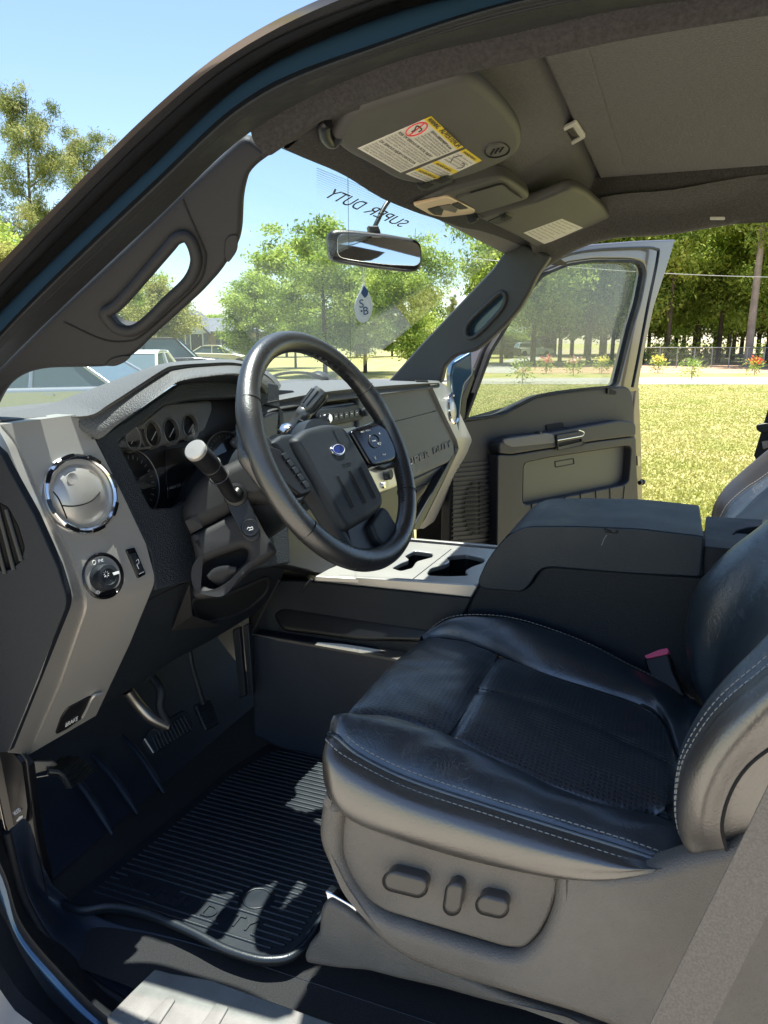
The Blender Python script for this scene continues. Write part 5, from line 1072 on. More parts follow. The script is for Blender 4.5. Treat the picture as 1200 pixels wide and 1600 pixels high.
# mirror
mir = thing('rear_view_mirror', 'black framed rear view mirror hanging from the windshield on a thin stalk', 'mirror', tuple(P(590, 390, x=.0)))
mn = Vector((-.80, -.59, .05)).normalized(); MP = (P(590, 390, x=-.10), mn)
plate('mirror_shell', MP, rnd([(513, 366), (520, 357), (545, 357), (600, 363), (650, 372), (660, 380), (662, 412), (655, 422), (640, 423), (580, 416), (530, 408), (516, 402)], 9), M_black, mir, th=.035, bev=.012, smooth=60)
plate('mirror_glass', MP, rnd([(527, 371), (533, 365), (560, 366), (610, 371), (650, 379), (657, 386), (657, 410), (650, 416), (610, 414), (560, 408), (532, 403), (527, 396)], 6), M_mirror, mir, th=.003, bev=.001, off=.002)
tube('mirror_stalk', [P(u, v, x=x) for u, v, x in cat([(583, 360, -.09), (590, 345, -.08), (600, 325, -.06), (609, 312, -.04)], 5)], .0045, M_black, mir, res=3)
plate('sensor_pod', MP, rnd([(576, 352), (592, 352), (596, 364), (578, 364)], 2), M_black, mir, th=.02, bev=.004, off=-.006)
# hanging ornament
orn = thing('hanging_tag', 'round white and blue hanging tag with initials, on a string below the mirror', 'air freshener', tuple(P(568, 474, x=.0)))
OPl = (P(568, 470, x=.0), Vector((-.80, -.60, .05)).normalized())
tube('string', [P(568, 418, pl=OPl), P(567, 436, pl=OPl), P(569, 447, pl=OPl)], .0008, M_wht, orn, res=2); tube('string', [P(571, 419, pl=OPl), P(571, 436, pl=OPl), P(569, 447, pl=OPl)], .0008, M_wht, orn, res=2)
M_pale = mat('tag_pale_blue', (.62, .70, .78), .6)
tg = plate('tag', OPl, rnd([(568, 443, 1), (572, 447), (576, 457), (581, 468), (583, 478), (580, 493), (574, 502), (568, 505), (560, 502), (555, 490), (554, 478), (557, 466), (563, 456), (566, 446)], 6), M_pale, orn, th=.003, bev=.0006)
OQ = (OPl[0] + OPl[1] * .0006, OPl[1])
tube('tag_ring', [P(u, v, pl=OQ) for u, v in ell(568.5, 482, 9.3, 15.5, 0, 30)], .0007, M_wht, tg, cyc=True, res=1)
plate('tag_top', OQ, rnd([(569, 446), (576, 455), (574, 462), (570, 466), (564, 458)], 2), M_navy, tg, th=.001, bev=.0002)
text('tag_lettering', 'S', OQ, (562, 481), (569, 480), M_navy, tg, th=.0006, shear=.1)
text('tag_lettering', 'B', OQ, (568, 492), (576, 491), M_navy, tg, th=.0006, shear=.1)
plate('tag_star', OQ, rnd([(565, 484), (567, 486), (565, 488), (563, 486)], .5), M_navy, tg, th=.001, bev=.0002)

# ================================================================== floor mat, pedals
MZ = .772
fm = thing('floor_mat', 'black ribbed rubber floor mat with raised lettering in the driver footwell', 'floor mat', (-.45, .75, .75))
MPl = (Vector((0, 0, MZ)), Vector((0, 0, 1)))
mo = [(98, 1412, 4), (150, 1370), (215, 1318), (290, 1258), (350, 1205), (420, 1160), (560, 1165), (640, 1250), (560, 1380), (506, 1432), (486, 1470), (455, 1497), (425, 1503), (395, 1499), (350, 1484), (300, 1458), (240, 1432), (200, 1421), (165, 1418), (125, 1424)]
plate('mat_sheet', MPl, rnd(mo, 12), M_mat, fm, th=.012, bev=.004)
edge = [P(u, v, z=MZ + .002) for u, v in cat([(100, 1412), (125, 1422), (165, 1416), (200, 1419), (240, 1430), (300, 1456), (350, 1482), (395, 1497), (425, 1500), (455, 1494), (484, 1468), (504, 1430)], 6)]
tube('raised_edge', edge, .0065, M_mat, fm)
pa_, pb_ = P(118, 1398, z=MZ), P(400, 1172, z=MZ)     # door side edge of the mat
xa = pa_.x; rib = None
yA, yB = .56, 1.02
def mat_y(x):   # near edge of the ribbed field follows the outline of the mat
    us = [(P(u, v, z=MZ)) for u, v in [(130, 1405), (200, 1398), (260, 1415), (330, 1445), (400, 1475), (450, 1478), (480, 1450), (520, 1400)]]
    return us
nr = 0
XL = np.linspace(-.665, -.20, 36)
lo_e = [P(u, v, z=MZ) for u, v in [(112, 1402), (150, 1404), (200, 1402), (245, 1412), (300, 1437), (350, 1463), (400, 1483), (440, 1485), (468, 1466), (490, 1430), (520, 1385), (560, 1340), (640, 1270)]]
hi_e = [P(u, v, z=MZ) for u, v in [(108, 1406), (150, 1378), (215, 1326), (290, 1266), (350, 1213), (415, 1168), (560, 1170), (640, 1240)]]
# ribs run front to back
def yrange(poly, x):
    ys = []
    for a, b in zip(poly, poly[1:] + poly[:1]):
        if (a.x - x) * (b.x - x) < 0: ys.append(a.y + (b.y - a.y) * (x - a.x) / (b.x - a.x))
    return sorted(ys)
pin = [P(u, v, z=MZ) for u, v in [(125, 1405), (165, 1372), (225, 1324), (298, 1264), (356, 1212), (425, 1172), (556, 1176), (625, 1250), (550, 1370), (496, 1424), (474, 1462), (445, 1484), (400, 1484), (352, 1466), (300, 1441), (240, 1415), (200, 1405), (165, 1403)]]
letters = [P(u, v, z=MZ) for u, v in [(185, 1378), (210, 1366), (410, 1442), (385, 1462)]]
heel = P(402, 1404, z=MZ)
bx = min(p.x for p in pin); tx = max(p.x for p in pin); x = bx + .010
while x < tx - .008:
    ys = yrange(pin, x)
    if len(ys) >= 2:
        y0, y1 = ys[0] + .006, ys[-1] - .006; segs = [(y0, y1)]
        ly = yrange(letters, x)
        cuts = []
        if len(ly) >= 2: cuts.append((ly[0] - .004, ly[-1] + .004))
        if abs(x - heel.x) < .030: w = math.sqrt(.030 ** 2 - (x - heel.x) ** 2); cuts.append((heel.y - w, heel.y + w))
        for c0, c1 in cuts:
            ns = []
            for s0, s1 in segs:
                if c1 <= s0 or c0 >= s1: ns.append((s0, s1))
                else:
                    if c0 - s0 > .01: ns.append((s0, c0))
                    if s1 - c1 > .01: ns.append((c1, s1))
            segs = ns
        for s0, s1 in segs:
            if s1 - s0 > .012: tube('mat_rib', [Vector((x, s0, MZ)), Vector((x, s1, MZ))], .0028, M_mat, fm, res=2)
    x += .0125
tube('heel_ring', [heel + Vector((.022 * math.cos(t), .022 * math.sin(t), 0)) for t in np.linspace(0, 2 * math.pi, 30)[:-1]], .002, M_mat, fm, cyc=True, res=2)
for s_, a_, b_ in (('SUPER', (192, 1388), (296, 1424)), ('DUTY', (312, 1430), (392, 1458))): text('mat_lettering', s_, MPl, a_, b_, M_mat, fm, h=.024, th=.0022, off=0)
# pedals
bp_ = thing('brake_pedal', 'wide ribbed brake pedal hanging under the dash', 'pedal', tuple(P(262, 1140, x=-.40)))
BPp = (P(262, 1140, x=-.42), Vector((-.25, -.72, .65)).normalized())
bq = [(224, 1155), (232, 1140), (285, 1108), (296, 1112), (303, 1130), (300, 1142), (243, 1178), (238, 1176)]
pd = plate('pedal_pad', BPp, rnd(bq, 4), M_mat, bp_, th=.016, bev=.005)
for k in range(11):
    a = Vector((238, 1150)).lerp(Vector((287, 1118)), k / 10); b = Vector((247, 1172)).lerp(Vector((299, 1140)), k / 10)
    tube('pad_rib', [P(*a, pl=(BPp[0] + BPp[1] * .001, BPp[1])), P(*b, pl=(BPp[0] + BPp[1] * .001, BPp[1]))], .0022, M_rub if 0 else M_dark, pd, res=2)
tube('pad_edge', [P(u, v, pl=(BPp[0] + BPp[1] * .001, BPp[1])) for u, v in ((226, 1154), (240, 1176))], .002, M_steel, pd, res=2)
tube('pedal_arm', [P(u, v, x=x) for u, v, x in cat([(200, 1080, -.46), (215, 1100, -.45), (236, 1122, -.44), (262, 1135, -.42)], 4)], .011, M_steel, bp_, res=3)
tube('pedal_arm', [P(u, v, x=x) for u, v, x in cat([(240, 1060, -.40), (252, 1080, -.41), (250, 1105, -.42), (262, 1130, -.42)], 4)], .009, M_dark, bp_, res=3)
ac = thing('accelerator_pedal', 'narrow ribbed accelerator pedal right of the brake pedal', 'pedal', tuple(P(322, 1115, x=-.30)))
AP = (P(322, 1115, x=-.30), Vector((-.25, -.72, .65)).normalized())
pd = plate('pedal_pad', AP, rnd([(304, 1100), (330, 1092), (344, 1130), (322, 1142)], 4), M_mat, ac, th=.014, bev=.004)
for k in range(8):
    a = Vector((307, 1103)).lerp(Vector((322, 1138)), k / 7); b = Vector((330, 1095)).lerp(Vector((342, 1129)), k / 7)
    tube('pad_rib', [P(*a, pl=(AP[0] + AP[1] * .001, AP[1])), P(*b, pl=(AP[0] + AP[1] * .001, AP[1]))], .0018, M_dark, pd, res=2)
tube('pedal_arm', [P(u, v, x=-.30) for u, v in ((318, 1100), (300, 1040), (290, 980))], .006, M_dark, ac, res=3)
pk = thing('parking_brake_pedal', 'parking brake pedal on a pale metal arm at the far left of the footwell', 'pedal', tuple(P(110, 1205, x=-.62)))
plate('pedal_arm', (P(50, 1203, x=-.68), Vector((-.3, -.9, .2)).normalized()), rnd([(18, 1192), (30, 1188), (84, 1188), (92, 1195), (80, 1204), (24, 1218)], 3), M_steel, pk, th=.014, bev=.003)
tube('arm_edge', [P(24, 1220, x=-.68), P(76, 1211, x=-.64)], .0016, M_steel, pk, res=2)
ca = [P(u, v, x=x) for u, v, x in cat([(76, 1202, -.66), (92, 1205, -.65), (102, 1214, -.645), (111, 1231, -.64)], 5)]
cb = [P(u, v, x=x) for u, v, x in cat([(96, 1184, -.60), (118, 1183, -.59), (132, 1190, -.58), (145, 1205, -.57)], 5)]
pp = loft('pedal_pad', [ca, cb], M_mat, pk, n=24, sub=6, th=.010)
A_, B_ = resample(ca, 14), resample(cb, 14)
for k in range(14): tube('pad_rib', [Vector(A_[k]) + Vector((0, -.001, .001)), Vector(B_[k]) + Vector((0, -.001, .001))], .0016, M_dark, pp, res=2)
tube('pad_edge', [Vector(a) for a in A_], .002, M_dark, pp, res=2)
# ================================================================== outside: ground, woods, houses, cars
def zat(v, D, u=600):
    """height at horizontal depth D seen at row v"""
    r = ray(u, v); return CAM.z + D * r.z / r.dot(FH)
def foliage(name, c1, c2, c3, trans=.35):
    m = bpy.data.materials.new(name); m.use_nodes = True; nt = m.node_tree; b = nt.nodes['Principled BSDF']; b.inputs['Roughness'].default_value = .6
    at = nt.nodes.new('ShaderNodeAttribute'); at.attribute_name = 'tone'; r = nt.nodes.new('ShaderNodeValToRGB')
    e = r.color_ramp.elements; e[0].color = (*c1, 1); e[1].color = (*c3, 1); k = e.new(.5); k.color = (*c2, 1)
    nt.links.new(at.outputs['Fac'], r.inputs[0]); nt.links.new(r.outputs[0], b.inputs['Base Color'])
    t = nt.nodes.new('ShaderNodeBsdfTranslucent'); nt.links.new(r.outputs[0], t.inputs[0]); mx = nt.nodes.new('ShaderNodeMixShader'); mx.inputs[0].default_value = trans
    o = nt.nodes['Material Output']; nt.links.new(b.outputs[0], mx.inputs[1]); nt.links.new(t.outputs[0], mx.inputs[2]); nt.links.new(mx.outputs[0], o.inputs[0])
    return m
F_dec = foliage('broad_leaves', (.12, .19, .03), (.34, .46, .08), (.60, .68, .18), .5)
F_pine = foliage('pine_needles', (.07, .10, .03), (.22, .27, .07), (.50, .48, .18), .4)
F_olive = foliage('olive_leaves', (.16, .18, .05), (.38, .40, .10), (.60, .56, .20), .45)
F_grass = foliage('grass_blades', (.23, .27, .05), (.34, .34, .08), (.45, .40, .15), .45)
M_bark = mat('bark', (.10, .075, .055), .9, bump=1., bscale=8, var=.35, vscale=4)
M_barkp = mat('pale_bark', (.30, .25, .22), .9, bump=1., bscale=8, var=.25, vscale=3)
def leaves_mesh(name, centers, size, flat=.3, aspect=1., mt=None, seed=0, tone=None, nrm=None):
    g = np.random.default_rng(seed); n = len(centers); c = np.asarray(centers)
    a = g.normal(size=(n, 3)); a /= np.linalg.norm(a, axis=1)[:, None]; b = g.normal(size=(n, 3)); b -= (b * a).sum(1)[:, None] * a; b /= np.linalg.norm(b, axis=1)[:, None]
    s = (size * g.uniform(.6, 1.4, n))[:, None]; a = a * s; b = b * s * aspect
    V = np.stack([c - a, c - b * .6 + a * .1, c + a, c + b * .6 + a * .1], 1).reshape(-1, 3)
    me = bpy.data.meshes.new(name); me.vertices.add(4 * n); me.vertices.foreach_set('co', V.ravel())
    me.loops.add(4 * n); me.loops.foreach_set('vertex_index', np.arange(4 * n)); me.polygons.add(n)
    me.polygons.foreach_set('loop_start', np.arange(n) * 4); me.polygons.foreach_set('loop_total', np.full(n, 4)); me.update()
    t = me.attributes.new('tone', 'FLOAT', 'FACE'); tv = g.uniform(0, 1, n) if tone is None else np.clip(tone + g.normal(0, .18, n), 0, 1)
    t.data.foreach_set('value', tv); me.materials.append(mt or F_dec); me.validate(); return me
def make_tree(kind, seed):
    """unit tree about 10 m tall standing at the origin: returns trunk and crown meshes"""
    g = np.random.default_rng(seed); H = 10.; lines = []; rads = []; C = []; T = []
    lean = g.normal(0, .15, 2)
    trunk = [Vector((lean[0] * t * t, lean[1] * t * t, H * .93 * t)) for t in np.linspace(0, 1, 9)]
    lines.append((trunk, [1, .9, .8, .7, .6, .48, .36, .22, .08]))
    if kind == 'pine':
        nb = 34
        for k in range(nb):
            f = .30 + .68 * (k / nb) + g.uniform(-.02, .02); az = g.uniform(0, 6.28); Lb = (2.6 * (1 - f) ** .6 + .5) * g.uniform(.55, 1.1)
            p0 = Vector((lean[0] * f * f, lean[1] * f * f, H * .93 * f)); d = Vector((math.cos(az), math.sin(az), g.uniform(.05, .5)))
            pts = [p0 + d * Lb * t + Vector((0, 0, .25 * t * t * Lb)) for t in np.linspace(0, 1, 5)]; lines.append((pts, [.22, .16, .12, .08, .03]))
            for q in range(int(5 + Lb * 3)):
                t = g.uniform(.35, 1.1); cc = np.array(p0 + d * Lb * t + Vector((0, 0, .25 * t * t * Lb))) + g.normal(0, .20, 3); n = 125
                C.append(cc + g.normal(0, 1, (n, 3)) * np.array([.15, .15, .11])); T.append(np.full(n, g.uniform(.15, .85)))
        sz, asp = .075, .30
    else:
        nb = 26; zlo = .14 if kind == 'round' else .24
        for k in range(nb):
            f = zlo + (1 - zlo) * (k / nb); az = g.uniform(0, 6.28); prof = math.sin(math.pi * min(1, (f - zlo) / (1 - zlo) * .9 + .14)) ** .6
            Lb = (3.0 if kind == 'round' else 2.3) * prof * g.uniform(.6, 1.15); p0 = Vector((lean[0] * f * f, lean[1] * f * f, H * .8 * f + .3)); d = Vector((math.cos(az), math.sin(az), g.uniform(.2, .7)))
            pts = [p0 + d * Lb * t for t in np.linspace(0, 1, 4)]; lines.append((pts, [.3, .2, .12, .04]))
            for q in range(int(4 + Lb * 2.6)):
                t = g.uniform(.3, 1.1); cc = np.array(p0 + d * Lb * t) + g.normal(0, .35, 3); n = 120
                C.append(cc + g.normal(0, 1, (n, 3)) * np.array([.30, .30, .20])); T.append(np.full(n, g.uniform(.1, .9)))
        sz, asp = .10, .75
    tr = tube('trunk', [l[0] for l in lines][0], .19, M_bark, None, rad=lines[0][1], res=4)
    V = [];
    cu = bpy.data.curves.new('t', 'CURVE'); cu.dimensions = '3D'; cu.bevel_depth = .125; cu.bevel_resolution = 1
    for pts, rd in lines:
        sp = cu.splines.new('POLY'); sp.points.add(len(pts) - 1)
        for i, p in enumerate(pts): sp.points[i].co = (*p, 1); sp.points[i].radius = rd[i] * (1 if pts is trunk else .8)
    ob = bpy.data.objects.new('t', cu); tm = bpy.data.meshes.new_from_object(ob); bpy.data.objects.remove(ob); bpy.data.curves.remove(cu); bpy.data.objects.remove(tr)
    tm.materials.append(M_bark); tm.polygons.foreach_set('use_smooth', [True] * len(tm.polygons))
    return tm, np.concatenate(C), np.concatenate(T), sz, asp
protos = {}
for key, kind, seed, fm_ in (('pine_a', 'pine', 3, F_pine), ('pine_b', 'pine', 8, F_pine), ('round_a', 'round', 5, F_dec), ('round_b', 'round', 12, F_dec), ('tall_a', 'tall', 21, F_dec), ('tall_b', 'tall', 25, F_dec), ('olive', 'round', 31, F_olive)):
    tm, c, t, sz, asp = make_tree(kind, seed); protos[key] = (tm, leaves_mesh('crown', c, sz, aspect=asp, mt=fm_, seed=seed, tone=t))
def tree(name, proto, u, D, H, W=1., label='', group=None, base=0., rot=None, bark=None):
    p = far(u, D, base); t = thing(name, label, 'tree', tuple(p), group)
    tm, cm = protos[proto]
    for nm, me in (('trunk', tm), ('crown', cm)):
        o = bpy.data.objects.new(nm, me); COL.objects.link(o); o.parent = t
        if nm == 'trunk' and bark: o.material_slots[0].link = 'OBJECT'; o.material_slots[0].material = bark
    s = H / 10.; t.scale = (s * W, s * W, s); t.rotation_euler = (0, 0, rot if rot is not None else random.uniform(0, 6.28)); return t
def plane_sheet(name, x0, x1, y0, y1, z, m, **kw): return mesh(name, [(x0, y0, z), (x1, y0, z), (x1, y1, z), (x0, y1, z)], [(0, 1, 2, 3)], m, None, smooth=None, **kw)
M_lawn = mat('lawn', (.23, .25, .055), .9, bump=1., bscale=30, vscale=.8, col2=(.38, .32, .14)); 
plane_sheet('ground', -600, 900, -700, 900, 0, M_lawn, kind='structure')
M_conc = mat('concrete', (.42, .37, .30), .85, bump=.3, bscale=40, var=.12, vscale=2)
plane_sheet('driveway', -9, 2.2, -14, 7.5, .006, M_conc, kind='structure')
def strip(name, pts, m, z=.008): return mesh(name, [P(u, v, z=z) for u, v in pts], [tuple(range(len(pts)))], m, None, smooth=None, kind='structure')
M_road = mat('pale_asphalt', (.34, .32, .30), .9, var=.1, vscale=.5); M_dirt = mat('pine_straw_soil', (.42, .27, .17), .95, var=.2, vscale=.6)
strip('road', [(560, 600), (560, 592), (1500, 588), (1500, 601)], M_road)
strip('soil_bed', [(700, 583), (700, 570), (1500, 566), (1500, 584)], M_dirt, .007)
strip('side_road', [(728, 582), (800, 560), (880, 548), (880, 552), (830, 566), (800, 583)], M_road, .012)
strip('wood_floor', [(860, 569), (860, 545), (1600, 545), (1600, 565)], mat('sunlit_wood_floor', (.34, .28, .16), .95, var=.3, vscale=.3), .010)  # bright patch; sunlight on the forest floor put into its colour
# grass blades on the nearer lawn
n = 110000; gx = rng.uniform(0, 1, n); Dg = 5.5 + gx ** 1.4 * 27; ug = rng.uniform(690, 1230, n)
c = np.array([far(u, d, 0) for u, d in zip(ug, Dg)]); c[:, 2] = 0
h = rng.uniform(.015, .045, n) * (1 - .4 * gx); w = rng.uniform(.006, .014, n) * (1 + gx); az = rng.uniform(0, 6.28, n); ln = rng.normal(0, .02, (n, 2))
ax = np.stack([np.cos(az), np.sin(az), np.zeros(n)], 1) * w[:, None]; tip = c + np.c_[ln, h]
Vg = np.stack([c - ax, c + ax, tip], 1).reshape(-1, 3)
me = bpy.data.meshes.new('grass'); me.vertices.add(3 * n); me.vertices.foreach_set('co', Vg.ravel()); me.loops.add(3 * n); me.loops.foreach_set('vertex_index', np.arange(3 * n))
me.polygons.add(n); me.polygons.foreach_set('loop_start', np.arange(n) * 3); me.polygons.foreach_set('loop_total', np.full(n, 3)); me.update()
at = me.attributes.new('tone', 'FLOAT', 'FACE'); at.data.foreach_set('value', np.clip(.5 + .25 * np.sin(c[:, 0] * .9 + 2 * np.sin(c[:, 1] * .7)) * np.sin(c[:, 1] * 1.3 + c[:, 0] * .4) + rng.normal(.08, .10, n), 0, 1)); me.materials.append(F_grass); link('grass', me, None, kind='stuff')

# pines up on the left
tree('pine_tree', 'pine_a', 88, 30, zat(100, 30), .80, 'tall sparse pine standing clear against the sky at upper left', rot=.6)
tree('pine_tree', 'pine_b', 168, 36, zat(178, 36), .9, 'shorter bright pine partly hidden by the windshield pillar, right of the tall pine', rot=2.)
tree('pine_tree', 'pine_b', -42, 24, zat(90, 24), .9, 'pine cut by the left photo edge beside the tall sparse pine', rot=1.)
tree('tree', 'round_a', -12, 24, zat(215, 24), .85, 'leafy yellow-green tree at the left photo edge below the pines', rot=3.)
tree('tree', 'olive', 34, 21, zat(330, 21), .85, 'low olive-yellow tree at the left edge above the door frame', rot=.3)
tree('tree', 'round_b', 200, 33, zat(330, 33), .9, 'green tree seen through the opening of the pillar grab handle', rot=.9)
tree('tree', 'olive', 265, 30, zat(410, 30), 1.1, 'low light green tree seen low through the grab handle opening', rot=1.9)
# trees through the windshield
tree('tree', 'round_a', 412, 46, zat(398, 46), 1.3, 'rounded tree left of the larger pair seen through the windshield above the wheel', rot=.4)
tree('tree', 'round_b', 512, 37, zat(312, 37), 1.2, 'large tree behind the mirror, left one of the big pair through the windshield', rot=.2)
tree('tree', 'round_a', 640, 34, zat(338, 34), 1.0, 'large tree right of the hanging tag through the windshield', rot=1.1)
tree('tree', 'round_b', 572, 42, zat(380, 42), 1.4, 'lower leafy tree filling the gap behind the hanging tag')
tree('tree', 'tall_b', 468, 50, zat(420, 50), 1.2, 'mid green tree between the rounded tree and the big pair')
tree('tree', 'pine_b', 703, 60, zat(455, 60), .8, 'small tree near the passenger windshield pillar')
NEARTO = ('left of the house', 'behind the house roof', 'right of the house', 'behind the rounded tree', 'left of the steering wheel top', 'over the steering wheel top', 'under the mirror', 'right of the hanging tag', 'left of the passenger pillar', 'beside the passenger pillar', 'behind the passenger pillar', 'at the left of the door window')
for k, (u, D, v) in enumerate(((200, 95, 488), (262, 100, 500), (345, 95, 484), (395, 90, 490), (455, 88, 478), (510, 92, 490), (560, 85, 482), (612, 92, 488), (660, 88, 484), (708, 90, 482), (752, 85, 470), (800, 120, 480))):
    tree('tree', ('round_b', 'round_a')[k % 2], u, D, zat(v, D), 2.2, 'distant tree on the horizon ' + NEARTO[k], 'distant trees along the horizon')
# the wood beyond the road
ORD = ('first', 'second', 'third', 'fourth', 'fifth', 'sixth', 'seventh', 'eighth', 'ninth', 'tenth', 'eleventh', 'twelfth', 'thirteenth', 'fourteenth', 'fifteenth', 'sixteenth')
tree('pine_tree', 'pine_a', 1143, 52, 30, .75, 'thick straight pale trunk rising in front of the wood at right', bark=M_barkp, rot=0.)
for k, (u, D, H, w) in enumerate(((775, 62, 15, .9), (822, 58, 17, 1.0), (862, 66, 17, 1.), (905, 62, 18, 1.), (940, 70, 17, 1.), (985, 64, 18, 1.), (1022, 58, 17, .9), (1062, 66, 19, 1.), (1098, 62, 17, 1.), (1120, 74, 19, 1.), (1172, 60, 18, 1.), (1196, 54, 17, 1.), (1235, 64, 19, 1.), (1275, 58, 18, 1.), (1320, 66, 18, 1.), (1390, 60, 18, 1.))):
    tree('tree', ('tall_a', 'round_b', 'tall_b', 'round_a')[k % 4], u, D, H, w, ORD[k] + ' leafy tree along the front of the wood, counted rightward from the door window', 'trees at the front of the wood')
for k in range(30):
    tree('tree', ('round_b', 'round_a', 'olive')[k % 3], 840 + k * 19 + random.uniform(-9, 9), random.uniform(84, 112), random.uniform(18, 23), 1.1, 'one of the trees deep in the wood across the road', 'trees deep in the wood')
for k, (u, v) in enumerate(((1035, 560), (760 + 250, 562), (1088, 558), (1180, 562), (1205, 556))):
    D = 58 + 3 * k; p = far(u, D); t = thing('shrub', ('low shrub just right of the yellow rose bush', 'low shrub behind the yellow rose bush', 'low shrub left of the thick pale trunk', 'low shrub right of the thick pale trunk', 'low shrub at the right photo edge by the fence')[k], 'shrub', tuple(p), 'shrubs at the foot of the wood')
    g = np.random.default_rng(50 + k); cc = np.array(p) + g.normal(0, 1, (900, 3)) * np.array([.8, .8, .45]) + np.array([0, 0, .9]); cc[:, 2] = np.abs(cc[:, 2])
    link('leaves', leaves_mesh('leaves', cc, .12, aspect=.8, mt=F_dec, seed=k), None, t)
    tube('stem', [p, p + Vector((0, 0, 1))], .05, M_bark, t, res=2)
# rose bushes in the soil bed
for u, v, c_, w in ((843, 574, (.85, .25, .30), 'pink'), (884, 577, (.85, .45, .45), 'pale pink'), (926, 574, (.9, .75, .15), 'yellow'), (1010, 573, (.9, .75, .15), 'yellow'), (1061, 583, (.3, .4, .1), 'budding'), (1155, 576, (.85, .08, .05), 'red'), (808, 588, (.3, .35, .1), 'leafy')):
    D = 1.65 * F / (v + 8 - HZ); p = far(u, D); h = .9
    t = thing('rose_bush', '%s rose bush in the soil bed %s' % (w, {843: 'seen left in the door window', 884: 'seen in the middle of the door window', 926: 'seen right in the door window', 1010: 'just right of the open door', 1061: 'between yellow bush and tree trunk', 1155: 'right of the thick pale trunk', 808: 'at the left of the door window'}[u]), 'rose bush', tuple(p))
    g = np.random.default_rng(int(u)); cc = np.array(p) + g.normal(0, 1, (260, 3)) * np.array([.25, .25, .2]) + np.array([0, 0, .5])
    link('leaves', leaves_mesh('leaves', cc, .06, aspect=.7, mt=F_dec, seed=int(u)), None, t)
    fc = np.array(p) + g.normal(0, 1, (70, 3)) * np.array([.18, .18, .10]) + np.array([0, 0, .78])
    fmm = mat('petals_' + w.replace(' ', '_'), c_, .6); link('blossom', leaves_mesh('blossom', fc, .07, aspect=1, mt=fmm, seed=int(u)), None, t)
    tube('stem', [p, p + Vector((0, 0, .6))], .015, M_bark, t, res=1)
# chain link fence along the wood
fe = thing('wire_fence', 'low chain link fence along the front edge of the wood', 'fence', tuple(far(1050, 50)))
M_galv = mat('galvanised_wire', (.35, .36, .36), .5, metal=.6)
fpts = [far(u, 50) for u in range(985, 1420, 26)]
for p in fpts: tube('post', [p, p + Vector((0, 0, 1.35))], .035, M_galv, fe, res=2)
tube('top_rail', [p + Vector((0, 0, 1.32)) for p in fpts], .022, M_galv, fe, res=2)
L = []
a, b = fpts[0], fpts[-1]; dist = (b - a).length; dr = (b - a) / dist; k = 0.
while k < dist - 1.3:
    L.append([a + dr * k + Vector((0, 0, .03)), a + dr * (k + 1.27) + Vector((0, 0, 1.3))]); L.append([a + dr * (k + 1.27) + Vector((0, 0, .03)), a + dr * k + Vector((0, 0, 1.3))]); k += .16
w = tube('chain_link', L, .004, M_galv, fe, res=0); w['kind'] = 'stuff'
# overhead line
pa, pb = far(690, 44, zat(400, 44, 690)), far(1500, 40, zat(432, 40, 1500))
props(tube('power_line', [pa.lerp(pb, t) - Vector((0, 0, .5 * math.sin(math.pi * t))) for t in np.linspace(0, 1, 20)], .018, M_galv, None, res=2), 'single overhead wire crossing in front of the wood', 'power line')

